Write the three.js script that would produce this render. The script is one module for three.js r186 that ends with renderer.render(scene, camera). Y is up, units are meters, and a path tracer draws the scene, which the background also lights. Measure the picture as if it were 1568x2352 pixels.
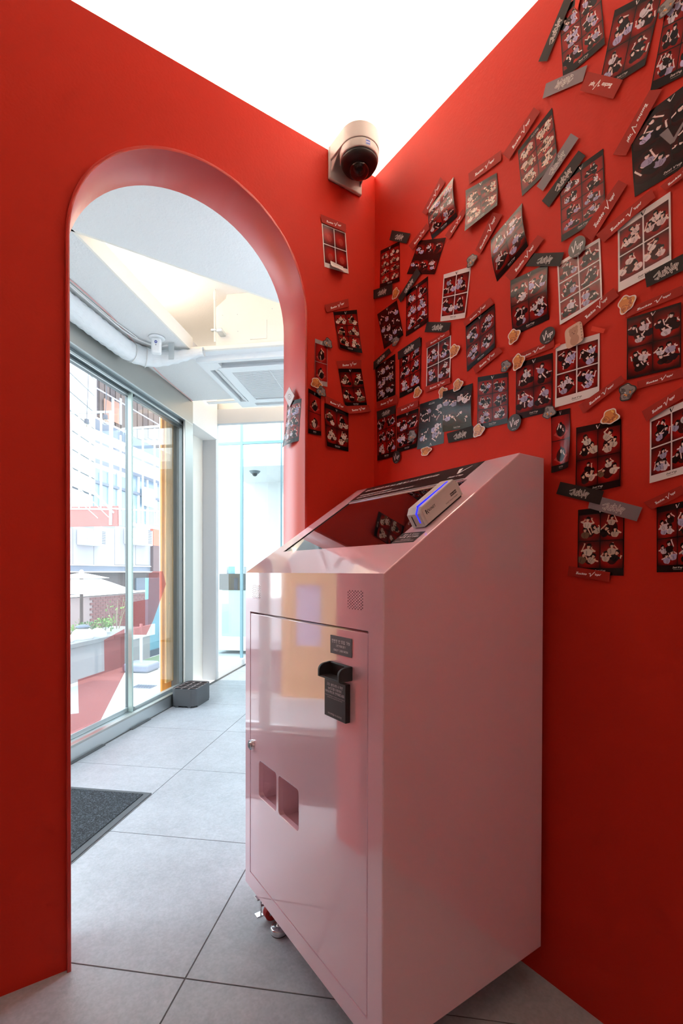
import * as THREE from 'three';
import { mergeGeometries, toCreasedNormals } from 'three/addons/utils/BufferGeometryUtils.js';
import { RoundedBoxGeometry } from 'three/addons/geometries/RoundedBoxGeometry.js';
import { RectAreaLightUniformsLib } from 'three/addons/lights/RectAreaLightUniformsLib.js';
import { Brush, Evaluator, SUBTRACTION } from 'three-bvh-csg';

// ---------------------------------------------------------------- camera, sky, lights, exposure
const scene = new THREE.Scene();
const renderer = new THREE.WebGLRenderer({ antialias: true });
renderer.toneMapping = THREE.LinearToneMapping;
renderer.toneMappingExposure = 1.76;
renderer.shadowMap.enabled = true;
RectAreaLightUniformsLib.init();
const rad = (d) => d * Math.PI / 180;
const W = 1568, H = 2352, FOC = 1109.96, PX = 772, PY = 1323.3;     // focal length and principal point in pixels
const YAW = rad(33.884), PITCH = rad(0.48), ROLL = rad(-0.1365);
const CAM = new THREE.Vector3(-1.0962, 1.009, 1.3867);              // the red corner stands at x = 0, z = 0
const camera = new THREE.PerspectiveCamera(2 * Math.atan(H / 2 / FOC) * 180 / Math.PI, W / H, 0.05, 200);
camera.rotation.order = 'YXZ';
camera.rotation.set(-PITCH, -YAW, -ROLL);
camera.position.copy(CAM);
camera.setViewOffset(W, H, W / 2 - PX, H / 2 - PY, W, H);
camera.updateMatrixWorld();
scene.add(camera);

{ // hazy bright sky
  const w = 64, h = 32, d = new Float32Array(w * h * 4);
  for (let j = 0; j < h; j++) for (let i = 0; i < w; i++) {
    const t = Math.max(0, Math.sin(((j + 0.5) / h - 0.5) * Math.PI)), k = (j * w + i) * 4;
    d[k] = 0.92 - 0.34 * t; d[k + 1] = 0.97 - 0.14 * t; d[k + 2] = 1; d[k + 3] = 1;
  }
  const t = new THREE.DataTexture(d, w, h, THREE.RGBAFormat, THREE.FloatType);
  t.mapping = THREE.EquirectangularReflectionMapping; t.magFilter = THREE.LinearFilter; t.needsUpdate = true;
  scene.background = t; scene.backgroundIntensity = 3.0;
}
const SUN = new THREE.DirectionalLight(0xfff3e2, 1.3);               // high sun over the street, from behind the shop
const LED = { color: 0xffe9d2, booth: 36.5, lobby: 21, cove: 16, panel: 14 };      // warm white strips lying on the tops of the low walls and soffits

// ---------------------------------------------------------------- helpers
let seed = 7;
const rnd = () => { seed = (seed * 1664525 + 1013904223) >>> 0; return seed / 4294967296; };
const R = (a, b) => a + (b - a) * rnd();
const V = (x, y, z) => new THREE.Vector3(x, y, z);
const TA = rad(42.5437), CT = Math.cos(TA), ST = Math.sin(TA);      // the shop front and floor tiles stand 42.5 degrees off the red walls
const Lp = (a, y, b) => V(a * CT + b * ST, y, a * ST - b * CT);      // shop coordinates: a towards the room, b along the glass front
const INV = camera.matrixWorld.clone();
function ray(u, v) { return V((u - PX) / FOC, -(v - PY) / FOC, -1).transformDirection(INV); }
function onPlane(u, v, n, d) { const r = ray(u, v); return CAM.clone().addScaledVector(r, (d - n.dot(CAM)) / n.dot(r)); }
const onA = (u, v, z = 0) => onPlane(u, v, V(0, 0, 1), z), onB = (u, v, x = 0) => onPlane(u, v, V(1, 0, 0), x);
const toL = (p) => [p.x * CT + p.z * ST, p.y, p.x * ST - p.z * CT];
const onFa = (u, v, a) => toL(onPlane(u, v, V(CT, 0, ST), a)), onFb = (u, v, b) => toL(onPlane(u, v, V(ST, 0, -CT), b));

const used = {};
function numbered(n) { used[n] = (used[n] ?? -1) + 1; return used[n] ? n + '_' + String(used[n]).padStart(3, '0') : n; }
function uvm(g) { // uv in metres from the dominant axis
  const p = g.attributes.position, n = g.attributes.normal, uv = new Float32Array(p.count * 2);
  for (let i = 0; i < p.count; i++) {
    const ax = Math.abs(n.getX(i)), ay = Math.abs(n.getY(i)), az = Math.abs(n.getZ(i));
    const q = ay >= ax && ay >= az ? [p.getX(i), p.getZ(i)] : ax >= az ? [p.getZ(i), p.getY(i)] : [p.getX(i), p.getY(i)];
    uv[i * 2] = q[0]; uv[i * 2 + 1] = q[1];
  }
  g.setAttribute('uv', new THREE.BufferAttribute(uv, 2));
  return g;
}
function clean(g) {
  if (g.index) g = g.toNonIndexed();
  for (const k of Object.keys(g.attributes)) if (!['position', 'normal', 'uv'].includes(k)) g.deleteAttribute(k);
  if (!g.attributes.normal) g.computeVertexNormals();
  if (!g.attributes.uv) uvm(g);
  return g;
}
const join = (gs) => { gs = [].concat(gs).map(clean); return gs.length > 1 ? mergeGeometries(gs) : gs[0]; };
const bx = (x0, x1, y0, y1, z0, z1, r = 0) => {
  const g = r ? new RoundedBoxGeometry(x1 - x0, y1 - y0, z1 - z0, 2, Math.min(r, (x1 - x0) / 2.01, (y1 - y0) / 2.01, (z1 - z0) / 2.01)) : new THREE.BoxGeometry(x1 - x0, y1 - y0, z1 - z0);
  g.translate((x0 + x1) / 2, (y0 + y1) / 2, (z0 + z1) / 2);
  return uvm(clean(g));
};
const lb = (a0, a1, y0, y1, b0, b1, r = 0) => bx(a0, a1, y0, y1, -b1, -b0, r);   // a box in shop coordinates
const cyl = (r0, r1, h, x, y, z, n = 32, axis = 'y') => {
  const g = new THREE.CylinderGeometry(r0, r1, h, n);
  if (axis === 'x') g.rotateZ(Math.PI / 2); if (axis === 'z') g.rotateX(Math.PI / 2);
  return g.translate(x, y, z);
};
const tube = (pts, r, seg = 24, n = 8, tension = 0.5) => new THREE.TubeGeometry(new THREE.CatmullRomCurve3(pts.map((p) => V(...p)), false, 'catmullrom', tension), seg, r, n);
const bar = (p, q, w, d = w) => { // square bar from p to q
  p = V(...p); q = V(...q); const g = new THREE.BoxGeometry(w, p.distanceTo(q), d), dir = q.clone().sub(p).normalize();
  g.applyQuaternion(new THREE.Quaternion().setFromUnitVectors(V(0, 1, 0), dir)); const m = p.clone().add(q).multiplyScalar(0.5);
  return g.translate(m.x, m.y, m.z);
};
function lathe(pts, x, y, z, n = 40) { return new THREE.LatheGeometry(pts.map((p) => new THREE.Vector2(...p)), n).translate(x, y, z); }
function extrude(pts, d, bevel = 0, holes = []) { // polygon in x, y pushed along z
  const s = new THREE.Shape(pts.map((p) => new THREE.Vector2(...p)));
  for (const h of holes) s.holes.push(new THREE.Path(h.map((p) => new THREE.Vector2(...p))));
  return new THREE.ExtrudeGeometry(s, { depth: d, bevelEnabled: bevel > 0, bevelThickness: bevel, bevelSize: bevel, bevelOffset: -bevel, bevelSegments: 2, curveSegments: 24 });
}
const shadow = (m) => { m.castShadow = m.receiveShadow = true; return m; };
function thing(name, label, category, pos = [0, 0, 0], shop = false, group) {
  const o = new THREE.Group(); o.name = numbered(name); o.userData = { label, category }; if (group) o.userData.group = group;
  const p = shop ? Lp(...pos) : V(...pos); o.position.copy(p); if (shop) o.rotation.y = -TA;
  o.userData.base = undefined; delete o.userData.base; o.base = shop ? [pos[0], pos[1], -pos[2]] : pos;
  scene.add(o); return o;
}
function part(parent, name, gs, mat, label) { // geometry is written in the frame of the thing's surroundings
  const g = join(gs); const root = parent.base ? parent : parent.root; g.translate(-root.base[0], -root.base[1], -root.base[2]);
  const m = shadow(new THREE.Mesh(g, mat)); m.name = name; m.root = root; if (label) m.userData.label = label;
  parent.add(m); return m;
}
function solo(name, gs, mat, label, category, shop = false, group) { // a thing of one mesh
  const g = join(gs); g.computeBoundingBox(); const c = g.boundingBox.getCenter(V()); c.y = g.boundingBox.min.y; g.translate(-c.x, -c.y, -c.z);
  const m = shadow(new THREE.Mesh(g, mat)); m.name = numbered(name);
  if (shop) { m.position.copy(Lp(c.x, c.y, -c.z)); m.rotation.y = -TA; } else m.position.copy(c);
  m.userData = { label, category }; if (group) m.userData.group = group;
  scene.add(m); return m;
}
function struct(name, gs, mat, shop = false) { const m = solo(name, gs, mat, '', '', shop); m.userData = { kind: 'structure' }; return m; }

// ---------------------------------------------------------------- textures and materials
function noiseTex(size, layers, fn, srgb = true) { // tiling value noise
  const d = new Uint8Array(size * size * 4), grids = layers.map(([n]) => Array.from({ length: n * n }, rnd));
  for (let j = 0; j < size; j++) for (let i = 0; i < size; i++) {
    let s = 0, tot = 0;
    layers.forEach(([n, amp], k) => {
      const x = i / size * n, y = j / size * n, x0 = x | 0, y0 = y | 0, fx = x - x0, fy = y - y0, g = grids[k], x1 = (x0 + 1) % n, y1 = (y0 + 1) % n;
      const a = g[y0 * n + x0] * (1 - fx) + g[y0 * n + x1] * fx, b = g[y1 * n + x0] * (1 - fx) + g[y1 * n + x1] * fx;
      s += amp * (a * (1 - fy) + b * fy); tot += amp;
    });
    const c = fn(s / tot, i, j), o = (j * size + i) * 4; d[o] = c[0]; d[o + 1] = c[1]; d[o + 2] = c[2]; d[o + 3] = 255;
  }
  const t = new THREE.DataTexture(d, size, size); t.wrapS = t.wrapT = THREE.RepeatWrapping; t.magFilter = THREE.LinearFilter; t.minFilter = THREE.LinearMipmapLinearFilter; t.generateMipmaps = true;
  if (srgb) t.colorSpace = THREE.SRGBColorSpace; t.needsUpdate = true; return t;
}
const rep = (t, x, y = x) => { const c = t.clone(); c.repeat.set(x, y); c.needsUpdate = true; return c; };
const grey = (v) => [v * 255, v * 255, v * 255];
const peel = noiseTex(256, [[64, 1], [128, 0.6]], grey, false);
const rough = noiseTex(256, [[24, 1], [64, 0.8], [128, 0.6]], (v) => grey(Math.pow(v, 1.5)), false);
const tileTex = noiseTex(512, [[8, 0.9], [40, 0.7], [128, 0.8], [256, 1]], (v) => { const k = 0.5 + (v - 0.5) * 0.12; return [k * 346, k * 349, k * 357]; });
const fibre = noiseTex(256, [[64, 0.6], [256, 1.4]], (v) => { const k = 0.06 + Math.pow(v, 2) * 0.62; return [k * 215, k * 232, k * 250]; });
const brushed = noiseTex(256, [[4, 0.3], [256, 1]], (v, i) => grey(0.3 + 0.4 * v), false);
const woodTex = noiseTex(256, [[4, 0.5], [16, 1], [64, 0.5]], (v) => { const k = 0.93 + (v - 0.5) * 0.22; return [255 * k, 245 * k, 235 * k]; });
const std = (c, roughness = 0.6, more = {}) => new THREE.MeshPhysicalMaterial({ color: Array.isArray(c) ? new THREE.Color().setRGB(...c) : new THREE.Color(c), roughness, ...more });
const M = {
  red: std([0.66, 0.028, 0.011], 0.6, { specularIntensity: 0.45, bumpMap: rep(peel, 3), bumpScale: 0.0003 }),
  redSatin: std([0.66, 0.028, 0.014], 0.34, { clearcoat: 0.25, clearcoatRoughness: 0.35 }),
  greyWall: std([0.70, 0.64, 0.61], 0.7),
  white: std([0.86, 0.85, 0.83], 0.7, { bumpMap: rep(peel, 3), bumpScale: 0.0004 }),
  stucco: std([0.77, 0.775, 0.77], 0.8, { bumpMap: rep(rough, 2.2), bumpScale: 0.0018 }),
  cream: std([0.86, 0.83, 0.76], 0.7, { bumpMap: rep(peel, 2), bumpScale: 0.0004 }),
  tile: std([1, 1, 1], 0.42, { map: rep(tileTex, 0.9), bumpMap: rep(peel, 4), bumpScale: 0.0003 }),
  grout: std([0.13, 0.125, 0.125], 0.95),
  pink: std([0.94, 0.60, 0.68], 0.06, { ior: 2.1, clearcoat: 1, clearcoatRoughness: 0.02, bumpMap: rep(peel, 5), bumpScale: 0.00003 }),
  black: std([0.012, 0.012, 0.013], 0.45), dark: std([0.03, 0.03, 0.032], 0.6),
  glassDark: std([0.008, 0.006, 0.008], 0.03, { clearcoat: 1, clearcoatRoughness: 0.02 }),
  chrome: std([0.75, 0.75, 0.76], 0.16, { metalness: 1 }), steel: std([0.48, 0.48, 0.455], 0.42, { metalness: 1, bumpMap: rep(brushed, 1, 14), bumpScale: 0.0002 }),
  alu: std([0.62, 0.66, 0.67], 0.35, { metalness: 0.85 }), aluDark: std([0.16, 0.19, 0.20], 0.4, { metalness: 0.6 }), aluGreen: std([0.48, 0.60, 0.56], 0.4, { metalness: 0.4 }),
  plastic: std([0.64, 0.61, 0.585], 0.38), plasticGrey: std([0.40, 0.39, 0.37], 0.5), plasticWhite: std([0.80, 0.83, 0.85], 0.4), wrap: std([0.80, 0.84, 0.86], 0.75, { bumpMap: rep(rough, 3), bumpScale: 0.002 }),
  mat: std([1, 1, 1], 0.95, { map: rep(fibre, 3), bumpMap: rep(rough, 14), bumpScale: 0.003 }), rubber: std([0.10, 0.105, 0.11], 0.7),
  glass: new THREE.MeshPhysicalMaterial({ color: 0xffffff, roughness: 0, transmission: 1, thickness: 0, ior: 1.5 }),
  glassTeal: new THREE.MeshPhysicalMaterial({ color: new THREE.Color().setRGB(0.93, 0.97, 0.98), roughness: 0, transmission: 1, thickness: 0, ior: 1.5 }),
  film: new THREE.MeshPhysicalMaterial({ color: new THREE.Color().setRGB(0.84, 0.54, 0.53), roughness: 0.05, transmission: 0.92, thickness: 0, ior: 1.3 }),
  teal: std([0.25, 0.42, 0.48], 0.3, { metalness: 0.3 }),
  orange: std([0.86, 0.36, 0.05], 0.45, { map: rep(woodTex, 5, 0.5) }), orangePale: std([0.96, 0.62, 0.24], 0.45, { map: rep(woodTex, 6, 0.5) }),
  greyBox: std([0.085, 0.09, 0.097], 0.55), greyFrame: std([0.58, 0.58, 0.585], 0.6), wirePink: std([0.75, 0.40, 0.38], 0.5), wireWhite: std([0.75, 0.75, 0.74], 0.5),
  redWheel: std([0.45, 0.01, 0.01], 0.5),
  led: new THREE.MeshStandardMaterial({ color: 0x222222, emissive: LED.color, emissiveIntensity: 1.2 }),
  ledBlue: new THREE.MeshStandardMaterial({ color: 0x1010aa, emissive: 0x1c22ff, emissiveIntensity: 1.3 }), ledRed: new THREE.MeshStandardMaterial({ color: 0x400000, emissive: 0xff1010, emissiveIntensity: 1.5 }),
};

// ---------------------------------------------------------------- lights
SUN.position.set(0, 14, -6); SUN.target.position.set(-4, 0, -9); SUN.castShadow = true; SUN.shadow.mapSize.set(2048, 2048);
Object.assign(SUN.shadow.camera, { left: -18, right: 18, top: 18, bottom: -18, near: 1, far: 50 });
scene.add(SUN, SUN.target);
function strip(label, p, q, width, power) { // LED strip lying flat, shining up
  const c = p.clone().add(q).multiplyScalar(0.5), len = p.distanceTo(q), o = new THREE.Group(); o.name = numbered('led_strip_light');
  o.userData = { label, category: 'light strip', group: 'strip lights hidden above the low walls' }; o.position.copy(c);
  o.rotation.y = Math.atan2(-(q.z - p.z), q.x - p.x);
  const body = shadow(new THREE.Mesh(clean(new RoundedBoxGeometry(len, 0.012, width, 2, 0.003).translate(0, 0.006, 0)), M.plasticWhite)); body.name = 'channel';
  const em = new THREE.Mesh(clean(new THREE.BoxGeometry(len, 0.004, width * 0.7).translate(0, 0.014, 0)), M.led); em.name = 'diffuser'; em.castShadow = false;
  const l = new THREE.RectAreaLight(LED.color, power, len, width); l.position.set(0, 0.018, 0); l.rotation.x = Math.PI / 2; l.castShadow = true; l.name = 'lamp';
  o.add(body, em, l); scene.add(o);
}
strip('LED strip lying on the soffit behind the arch wall', V(-2.0, 2.482, -0.24), V(0.10, 2.482, -0.24), 0.05, LED.booth);
strip('LED strip lying on the ledge behind the photo wall', V(0.07, 2.44, 0.0), V(0.07, 2.44, 2.5), 0.05, LED.booth);
strip('LED strip lying on the soffit along the glass front', Lp(-1.42, 2.482, -0.2), Lp(-1.42, 2.482, 1.05), 0.05, LED.lobby);
strip('LED strip in the slot above the grey frame', Lp(-1.6, 2.46, 2.2), Lp(-0.1, 2.46, 2.2), 0.05, LED.cove);

{ // flat ceiling lamp over the right side of the shop, out of view past the arch
  const o = new THREE.Group(); o.name = 'ceiling_panel_light'; o.userData = { label: 'flat white ceiling lamp over the far right of the shop floor', category: 'lamp' }; o.position.copy(Lp(-0.09, 2.398, 0.46)); o.rotation.y = -TA;
  const f = shadow(new THREE.Mesh(clean(new RoundedBoxGeometry(0.34, 0.03, 0.7, 2, 0.005).translate(0, -0.015, 0)), M.plasticWhite)); f.name = 'frame';
  const e = new THREE.Mesh(clean(new THREE.BoxGeometry(0.31, 0.004, 0.67).translate(0, -0.032, 0)), M.led); e.name = 'diffuser'; const l = new THREE.RectAreaLight(0xd6e6ff, LED.panel, 0.31, 0.67); l.position.set(0, -0.037, 0); l.rotation.x = -Math.PI / 2; l.castShadow = true; l.name = 'lamp'; o.add(f, e, l); scene.add(o);
}
// ---------------------------------------------------------------- room shell
const WT = 2.44, CEIL = 2.74, AX = -0.6357, AR = 0.3383, AY = 1.848;   // wall top, ceiling, arch centre, radius, spring height
const archPath = (r, y0, n = 40) => { const q = [[AX + r, y0]]; for (let i = 0; i <= n; i++) q.push([AX + r * Math.cos(Math.PI * i / n), AY + r * Math.sin(Math.PI * i / n)]); q.push([AX - r, y0]); return q; };
{
  const pts = [[-2.3, 0], ...archPath(AR + 0.009, 0).reverse(), [0.32, 0], [0.32, WT], [-2.3, WT]];
  struct('wall_arch', uvm(clean(extrude(pts, 0.1285).translate(0, 0, -0.1285))), M.red);
  struct('wall_arch_shop_side', uvm(clean(extrude([[-2.3, 0], ...archPath(AR + 0.009, 0).reverse(), [0.32, 0], [0.32, 2.40], [-2.3, 2.40]], 0.008).translate(0, 0, -0.1366))), M.white);
  const o = archPath(AR + 0.009, 0), i = archPath(AR, 0).reverse();
  struct('trim_1', uvm(toCreasedNormals(clean(extrude([...o, ...i], 0.148, 0.0015).translate(0, 0, -0.138)), 0.6)), M.redSatin);
}
struct('wall_right', bx(0, 0.12, 0, WT, 0, 2.7), M.red);
struct('wall_left', bx(-2.42, -2.3, 0, WT, 0, 2.7), M.greyWall);
struct('wall_back', bx(-2.42, 0.12, 0, WT, 2.7, 2.82), M.greyWall);
struct('wall_outer_back', [bx(-2.70, 0.42, 0, CEIL, 3.0, 3.1), bx(-2.70, -2.60, 0, CEIL, -0.3, 3.0)], M.white);
struct('wall_outer', [bx(0.30, 0.42, 0, CEIL, 0, 3.0), bx(0.32, 0.44, 0, CEIL, -0.1285, 0)], M.white);
{
  const poly = [[-2.70, 3.1], [0.44, 3.1], [0.44, 0]], add = (a, b) => { const p = Lp(a, 0, b); poly.push([p.x, p.z]); };
  add(0.24, 0.1); add(0.24, 2.62); add(-1.93, 2.62); add(-1.93, 2.62); add(-1.78, 2.5); add(-1.78, -1.55);
  poly.push([-2.70, -0.3]);
  struct('ceiling', uvm(clean(extrude(poly.map(([x, z]) => [x, -z]), 0.1).rotateX(-Math.PI / 2).translate(0, CEIL, 0))), M.white);
}
// low soffits with a raised, lit triangle between them
{
  const q = (a, b) => { const p = Lp(a, 0, b); return [p.x, -p.z]; };
  const za = -0.855, aEnd = -1.243, bx0 = (a) => { const x = (a - za * ST) / CT; return x; };
  const sA = [[bx0(-1.63), -za], [-2.05, 0.1285], [0.33, 0.1285], [bx0(0.12), -za]];
  struct('ceiling_soffit', uvm(clean(extrude(sA.map(([x, y]) => [x, y]), 0.08).rotateX(-Math.PI / 2).translate(0, 2.40, 0))), M.stucco);
  const bAt = (a, z) => { const x = (a - z * ST) / CT; return x * ST - z * CT; };
  const sF = [q(-1.63, bAt(-1.63, za)), q(aEnd, bAt(aEnd, za)), q(aEnd, 1.965), q(-1.63, 1.965)];
  struct('ceiling_soffit_front', uvm(clean(extrude(sF, 0.079).rotateX(-Math.PI / 2).translate(0, 2.4002, 0))), M.stucco);
  struct('trim_2', lb(aEnd, aEnd + 0.012, 2.3995, 2.486, bAt(aEnd, za) - 0.0, 1.13), M.cream, true);
  const zt = bx(bx0(aEnd) - 0.02, 0.5, 2.3995, 2.486, za - 0.012, za); struct('trim_3', zt, M.cream);
}
struct('wall_lobby_right', lb(0.12, 0.24, 0, CEIL, 0.22, 2.62), M.white, true);
// bulkhead that carries the air conditioner
{
  const o = thing('ceiling_bulkhead', 'cream boxed bulkhead hanging below the raised ceiling beside the air conditioner', 'bulkhead', [-0.6, 2.40, 1.5], true);
  const e = onFb(496, 740, 1.13)[0], g = extrude([[e, 2.412], [0.12, 2.412], [0.12, 2.74], [e + 0.07, 2.74], [e + 0.065, 2.715], [e, 2.665]], 0.95, 0.002).translate(0, 0, -2.08);
  part(o, 'box', uvm(clean(g)), M.cream);
  part(o, 'shelf', lb(-1.262, 0.12, 2.406, 2.412, 1.13, 2.08), M.cream);
  part(o, 'ledge', lb(-1.27, 0.1, 2.392, 2.418, 1.105, 1.13, 0.004), M.cream);
  part(o, 'bottom_panel', [lb(-1.262, -1.205, 2.392, 2.4058, 1.128, 2.08), lb(-0.395, 0.1, 2.392, 2.4058, 1.128, 2.08), lb(-1.205, -0.395, 2.392, 2.4058, 1.128, 1.215), lb(-1.205, -0.395, 2.392, 2.4058, 2.025, 2.08)], M.plasticWhite);
  const h = onFb(575, 738, 1.13), k = onFb(613, 778, 1.13), yA = h[1], yB = k[1];
  const hatch = part(o, 'hatch', lb(h[0], k[0], yB, yA, 1.122, 1.128, 0.001), M.cream);
  for (const [u, v] of [[511, 724], [625, 709], [545, 722], [546, 761]]) { const s = onFb(u, v, 1.128); part(o, 'screw', cyl(0.0035, 0.0035, 0.003, s[0], s[1], -s[2], 8, 'z'), M.alu); }
}
// shop front: header box, jamb, sill, glass
const FB0 = -1.36, FB1 = 1.985;
struct('wall_shopfront', lb(-1.80, -1.635, 2.23, CEIL, FB0, 2.5), M.white, true);
struct('wall_shopfront_end', lb(-1.93, -1.78, 0, CEIL, 1.99, 2.62), M.cream, true);
struct('wall_shopfront_start', lb(-1.80, -1.63, 0, CEIL, FB0 - 0.35, FB0 + 0.08), M.red, true);
{
  const o = thing('shopfront_header', 'brushed steel header box running above the glass sliding doors', 'header', [-1.65, 2.21, 0.4], true);
  part(o, 'cover', lb(-1.638, -1.63, 2.212, 2.398, FB0, FB1, 0.003), M.steel);
  part(o, 'lip', lb(-1.668, -1.63, 2.208, 2.216, FB0, FB1, 0.002), M.alu);
  part(o, 'track', [lb(-1.70, -1.668, 2.185, 2.215, FB0, 1.93), lb(-1.735, -1.70, 2.172, 2.205, FB0, 1.93)], M.aluDark);
  part(o, 'rail', [lb(-1.672, -1.664, 2.178, 2.19, FB0, 1.93), lb(-1.708, -1.70, 2.165, 2.178, FB0, 1.93)], M.alu);
  part(o, 'jamb', lb(-1.648, -1.63, 0.0, 2.212, 1.846, FB1, 0.003), M.steel);
  part(o, 'jamb_profile', lb(-1.70, -1.655, 0.084, 2.19, 1.905, 1.94, 0.003), M.alu); part(o, 'jamb_seal', lb(-1.71, -1.70, 0.084, 2.19, 1.90, 1.94), M.black); part(o, 'jamb_infill', lb(-1.80, -1.648, 0, 2.212, 1.945, 1.99), M.aluDark);
}
{
  const o = thing('door_sill', 'worn steel sill plinth along the foot of the glass front', 'sill', [-1.66, 0, 0.5], true);
  part(o, 'plinth', lb(-1.74, -1.632, 0, 0.083, FB0, 1.90, 0.003), M.alu);
  part(o, 'lip', lb(-1.66, -1.628, 0.078, 0.092, FB0, 1.86, 0.002), M.steel);
  part(o, 'base_strip', [lb(-1.632, -1.612, 0, 0.006, 0.3, 0.80), lb(-1.632, -1.612, 0, 0.006, 1.08, 1.30)], M.rubber);
}
const EYE = (u, a) => onFa(u, 1300, a)[2];                            // where a vertical edge at pixel column u meets a plane of the front
function glassDoor(b0, b1, a, label, film, sw = [0.036, 0.036], sm = [M.aluGreen, M.aluGreen]) {
  const o = thing('sliding_door', label, 'door', [a, 0.084, (b0 + b1) / 2], true);
  part(o, 'pane', lb(a - 0.004, a + 0.004, 0.10, 2.18, b0 + sw[0] * 0.8, b1 - sw[1] * 0.8), M.glass);
  part(o, 'stile', lb(a - 0.014, a + 0.014, 0.084, 2.20, b0, b0 + sw[0], 0.002), sm[0]);
  part(o, 'stile', lb(a - 0.014, a + 0.014, 0.084, 2.20, b1 - sw[1], b1, 0.002), sm[1]);
  part(o, 'rail', lb(a - 0.016, a + 0.016, 0.084, 0.112, b0 + 0.03, b1 - 0.03, 0.002), M.alu);
  part(o, 'rail', lb(a - 0.016, a + 0.016, 2.165, 2.20, b0 + 0.03, b1 - 0.03, 0.002), M.aluDark);
  if (film) { const q = film.map(([u, v]) => { const p = onFa(u, v, a + 0.005); return [p[2], p[1]]; });
    part(o, 'red_film', extrude(q, 0.0006).rotateY(Math.PI / 2).translate(a + 0.0045, 0, 0), M.film, 'translucent red film cut on a slant'); }
  return o;
}
const bM = EYE(296, -1.697), bM2 = EYE(304, -1.682);
glassDoor(0.10, bM + 0.035, -1.722, 'glass sliding door with slanted red film at its foot, left of the meeting stile',
  [[239, 1470], [286, 1444], [286, 1545], [214, 1688], [163, 1697], [100, 1712], [100, 1660], [163, 1640], [181, 1638], [179, 1561], [240, 1541]], [0.036, 0.016], [M.aluGreen, M.aluDark]);
glassDoor(bM, 1.90, -1.69, 'glass sliding door with red film wedge, beside the orange wooden board',
  [[306, 1383], [341, 1376], [342, 1318], [352, 1312], [374, 1312], [381, 1342], [352, 1425], [336, 1458], [306, 1458]], [Math.max(0.012, bM2 - bM), 0.012], [M.aluGreen, M.aluDark]);
glassDoor(-0.62, 0.095, -1.70, 'glass sliding door beside the dark entrance mat');
glassDoor(-1.275, -0.625, -1.715, 'glass sliding door at the red end of the shop front');
{ // orange hoarding on the pavement, mirrored in the kiosk front
  const o = thing('orange_hoarding', 'orange wooden hoarding with a lilac window panel on the pavement', 'hoarding', [-2.92, -0.05, 0.0], true);
  part(o, 'board', [lb(-2.95, -2.90, -0.05, 2.2, -0.45, 0.08, 0.003), lb(-2.95, -2.90, -0.05, 2.2, 0.30, 0.43, 0.003), lb(-2.95, -2.90, -0.05, 0.385, 0.08, 0.30), lb(-2.95, -2.90, 0.905, 2.2, 0.08, 0.30)], M.orangePale);
  part(o, 'window_panel', lb(-2.94, -2.915, 0.385, 0.905, 0.08, 0.30), std([0.62, 0.58, 0.80], 0.4), 'lilac panel');
}
{
  const o = thing('wooden_board', 'orange wooden board with a paler batten outside the right glass door', 'board', [-1.84, 0, 1.95], true);
  const c0 = EYE(372, -1.80), c1 = EYE(420, -1.80), d0 = EYE(381, -1.785), d1 = EYE(400, -1.785);
  part(o, 'board', lb(-1.815, -1.80, -0.05, 2.3, c0, 1.985, 0.002), M.orange);
  part(o, 'batten', lb(-1.80, -1.783, 0.12, 2.24, d0, d1, 0.003), M.orangePale, 'pale orange batten');
}
// ---------------------------------------------------------------- floor tiles
{
  const base = struct('floor', lb(-1.66, 2.2, -0.10, -0.0015, -3.9, 4.9), M.grout, true);
  base.updateMatrixWorld();
  const A0 = -0.4172, B0 = -0.642, SA = 0.6035, SB = 0.5965, g = 0.0016;
  const inv = base.matrixWorld.clone().invert(), cache = {};
  const bh = base.geometry.boundingBox;
  for (let i = -3; i < 5; i++) for (let j = -6; j < 9; j++) {
    const a0 = Math.max(A0 + i * SA + g, -1.63), a1 = Math.min(A0 + (i + 1) * SA - g, 2.19), b0 = Math.max(B0 + j * SB + g, -3.88), b1 = Math.min(B0 + (j + 1) * SB - g, 4.88);
    if (a1 - a0 < 0.02 || b1 - b0 < 0.02) continue;
    const c = Lp((a0 + a1) / 2, 0, (b0 + b1) / 2);
    const booth = c.x > -2.8 && c.x < 0.5 && c.z > -0.5 && c.z < 3.1, lobby = a0 < 0.3 && b1 > -1.9 && c.z < 0.3;
    if (!booth && !lobby) continue;
    const geo = lb(a0, a1, -0.012, 0, b0, b1, 0.0012), m = shadow(new THREE.Mesh(geo, M.tile)); m.name = 'tile';
    const cc = V((a0 + a1) / 2, -0.012, -(b0 + b1) / 2); geo.translate(-cc.x, -cc.y, -cc.z);
    m.position.copy(Lp(cc.x, cc.y, -cc.z).applyMatrix4(inv)); base.add(m);
  }
}
// entrance mat
{
  const o = thing('entrance_mat', 'charcoal entrance mat with a rubber border on the tiles', 'mat', [-1.32, 0, -0.2], true);
  part(o, 'border', lb(-1.62, -1.0235, 0.0, 0.006, -0.72, 0.272, 0.003), M.rubber);
  part(o, 'pile', lb(-1.60, -1.052, 0.004, 0.0095, -0.69, 0.249, 0.002), M.mat);
}
const onY = (u, v, y) => toL(onPlane(u, v, V(0, 1, 0), y));
// ---------------------------------------------------------------- drawing on canvases
const CV = {};
function canvas(w, h) { const c = document.createElement('canvas'); c.width = w; c.height = h; return [c, c.getContext('2d')]; }
function tex(c) { const t = new THREE.CanvasTexture(c); t.colorSpace = THREE.SRGBColorSpace; t.magFilter = THREE.LinearFilter; t.generateMipmaps = true; t.minFilter = THREE.LinearMipmapLinearFilter; t.anisotropy = 8; return t; }
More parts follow.
